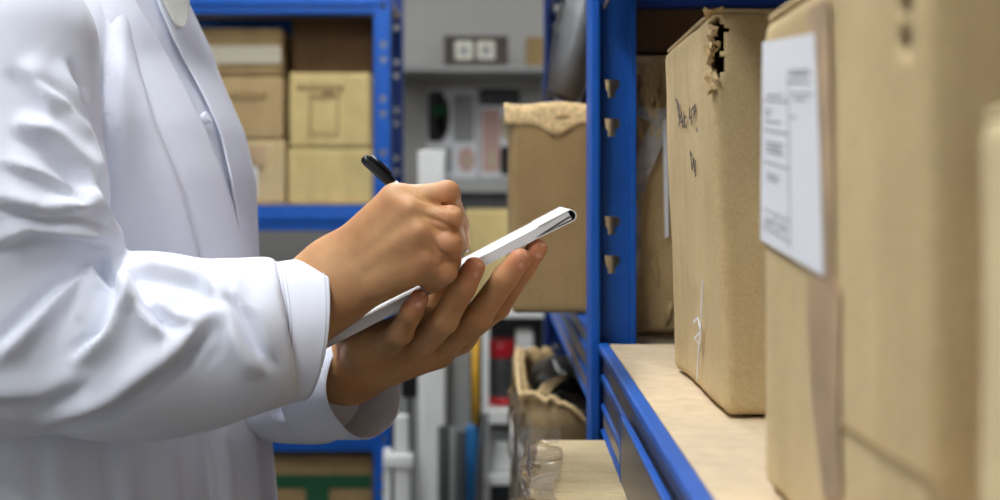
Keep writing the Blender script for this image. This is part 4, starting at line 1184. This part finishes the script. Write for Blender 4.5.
# far sleeve
FP = [SHO[1], np.array([-.39, 1.40, 1.20]), ELB[1], P(240, 385, 1.25), P(318, 386, 1.14)]
def fsl_fn(p):
    d = chain(p, FP, [.075, .072, .066, .052, .046], .02)
    d = smin(d, seg(p, P(285, 392, 1.17), P(325, 392, 1.13), .040, .040), .02)
    ax = (P(350, 382, 1.09)-P(240, 385, 1.25)); ax /= np.linalg.norm(ax)
    return np.maximum(d, (p-P(326, 384, 1.13).astype(np.float32))@ax.astype(np.float32))
v, f = nets(fsl_fn, (-.56, 1.05, .98), (-.1, 1.56, 1.48), .006); v = relax(v, f, 2, .5)
v, _ = crease(v, f, [([(266, 402), (296, 392), (330, 400)], 8, 6, 1), ([(270, 420), (300, 414), (330, 420)], 7, 4, -1)])
mesh_obj('sleeve', np_mesh('sleeve', v, f), M_coat, coat, True)
cs_ = [P(312, 387, 1.135), P(326, 388, 1.115), P(347, 386, 1.095), P(366, 388, 1.085)]
axs = [np.array([.9, -.55, .0]), np.array([.9, -.55, 0]), np.array([.95, -.45, .05]), np.array([.95, -.5, .22])]
rr_ = [(.044, .044), (.043, .047), (.042, .051), (.041, .055)]
R2 = [ring(c, a, UP, r[0], r[1], fn=lambda t: .03*math.sin(2*t+.6)+.02*math.sin(5*t)) for c, a, r in zip(cs_, axs, rr_)]
cuff2 = loft(R2, 'cuff', M_coat, coat, thick=.0025, sub=2)
bm = bmesh.new(); c = P(314, 385, 1.075); tube(bm, [c+np.array([0, .004, 0]), c, c+np.array([0, -.0015, 0])], [.0055, .0058, .0045], 20); bobj('button', bm, M_thread, coat)

# coat front edge, lapels, button ---------------------------------------------------
def hit(px, py, fn, d0=.8, d1=1.7):
    o = np.array([0, 0, CAMZ]); dr = np.array([(px-500)/F, 1, (HY-py)/F]); t = d0
    for _ in range(120):
        dd = float(fn((o+dr*t)[None].astype(np.float32))[0])
        if dd < .0004: break
        t += max(dd*.7, .0006)
        if t > d1: return None
    p = o+dr*t; e = .003; n = np.array([float(fn((p+np.eye(3)[i]*e)[None].astype(np.float32))[0])-float(fn((p-np.eye(3)[i]*e)[None].astype(np.float32))[0]) for i in range(3)])
    return p, n/np.linalg.norm(n)
def lerp_line(pts, t):
    L = [0]
    for a, b in zip(pts, pts[1:]): L.append(L[-1]+math.hypot(b[0]-a[0], b[1]-a[1]))
    s = t*L[-1]
    return (float(np.interp(s, L, [p[0] for p in pts])), float(np.interp(s, L, [p[1] for p in pts])))
def patch(left, right, off0, off1, name, nu=10, nv=40, thick=.0025):
    bm = bmesh.new(); rows = []; last = None
    for j in range(nv+1):
        a = lerp_line(left, j/nv); b = lerp_line(right, j/nv); row = []
        for i in range(nu+1):
            u = i/nu; x = a[0]+(b[0]-a[0])*u; y = a[1]+(b[1]-a[1])*u
            h = hit(x, y, torso_fn)
            if h is None:
                for k in range(1, 40):
                    h = hit(x-k*.7, y, torso_fn)
                    if h: break
            if h is None: h = last
            last = h; p, n = h
            row.append(bm.verts.new(tuple(p+n*(off0+(off1-off0)*u))))
        rows.append(row)
    for r, s in zip(rows, rows[1:]):
        for i in range(nu): bm.faces.new((r[i], r[i+1], s[i+1], s[i])).smooth = True
    o = bobj(name, bm, M_coat, coat, True)
    m = o.modifiers.new('t', 'SOLIDIFY'); m.thickness = thick; m.offset = 0
    m = o.modifiers.new('s', 'SUBSURF'); m.levels = m.render_levels = 1
    return o
L1 = [(112, -30), (128, 4), (150, 40), (172, 82), (199, 135), (220, 190), (233, 240), (240, 300), (246, 420), (254, 510)]
L0 = [(84, -30), (100, 4), (120, 40), (138, 82), (160, 135), (180, 190), (193, 240), (200, 300), (206, 420), (214, 510)]
pl = patch(L0, L1, -.0035, .0090, 'front_placket')
patch([(140, -30), (154, 10), (168, 42), (184, 72), (200, 102), (214, 132), (225, 180), (233, 230), (239, 265), (248, 400), (256, 510)], [(168, -30), (184, 10), (202, 42), (214, 72), (226, 102), (237, 132), (246, 180), (249, 230), (250, 265), (258, 400), (266, 510)], .0058, .0015, 'front_overlap')
h = hit(201, 121, torso_fn)
if h:
    p, n = h; bm = bmesh.new(); tube(bm, [tuple(p+n*.003), tuple(p+n*.0075), tuple(p+n*.0088)], [.0052, .0054, .0040], 20); bobj('button', bm, M_coat, coat)
# shirt collar
o = patch([(148, -10), (156, 8), (164, 24), (168, 30)], [(176, -10), (178, 8), (176, 24), (172, 32)], .009, .012, 'shirt_collar', 8, 14)
o.data.materials.clear(); o.data.materials.append(M_shirt)
cc = W(.035, 0, 1.425)
R3 = [ring(cc+np.array([.006*t, 0, .055*t]), np.array([.2, -.03, 1]), FW, .066-.006*t, .064-.006*t) for t in (0, .3, .6, .9, 1.0)]
o2_ = loft(R3, 'collar_band', M_shirt, per_, thick=.004)
o.parent = per_; o.matrix_parent_inverse = world_of(per_).inverted()

# ------------------------------------------------------------------ camera, light, view
cam = bpy.data.cameras.new('camera'); co = bpy.data.objects.new('camera', cam); C.objects.link(co)
co.location = (0, 0, CAMZ); co.rotation_euler = (PI/2, 0, 0)
cam.sensor_width = 36; cam.lens = 36*F/1000; cam.shift_y = -.05
cam.clip_start = .02
cam.dof.use_dof = True; cam.dof.focus_distance = .97; cam.dof.aperture_fstop = 5.6
scene.camera = co
w = bpy.data.worlds.new('world'); scene.world = w; w.use_nodes = True
w.node_tree.nodes['Background'].inputs['Color'].default_value = (.9, .95, 1, 1); w.node_tree.nodes['Background'].inputs['Strength'].default_value = .2
scene.view_settings.view_transform = 'Standard'; scene.view_settings.look = 'None'
scene.view_settings.exposure = 1.82; scene.view_settings.gamma = 1.0; scene.view_settings.use_curve_mapping = False
try: scene.cycles.use_denoising = True
except Exception: pass
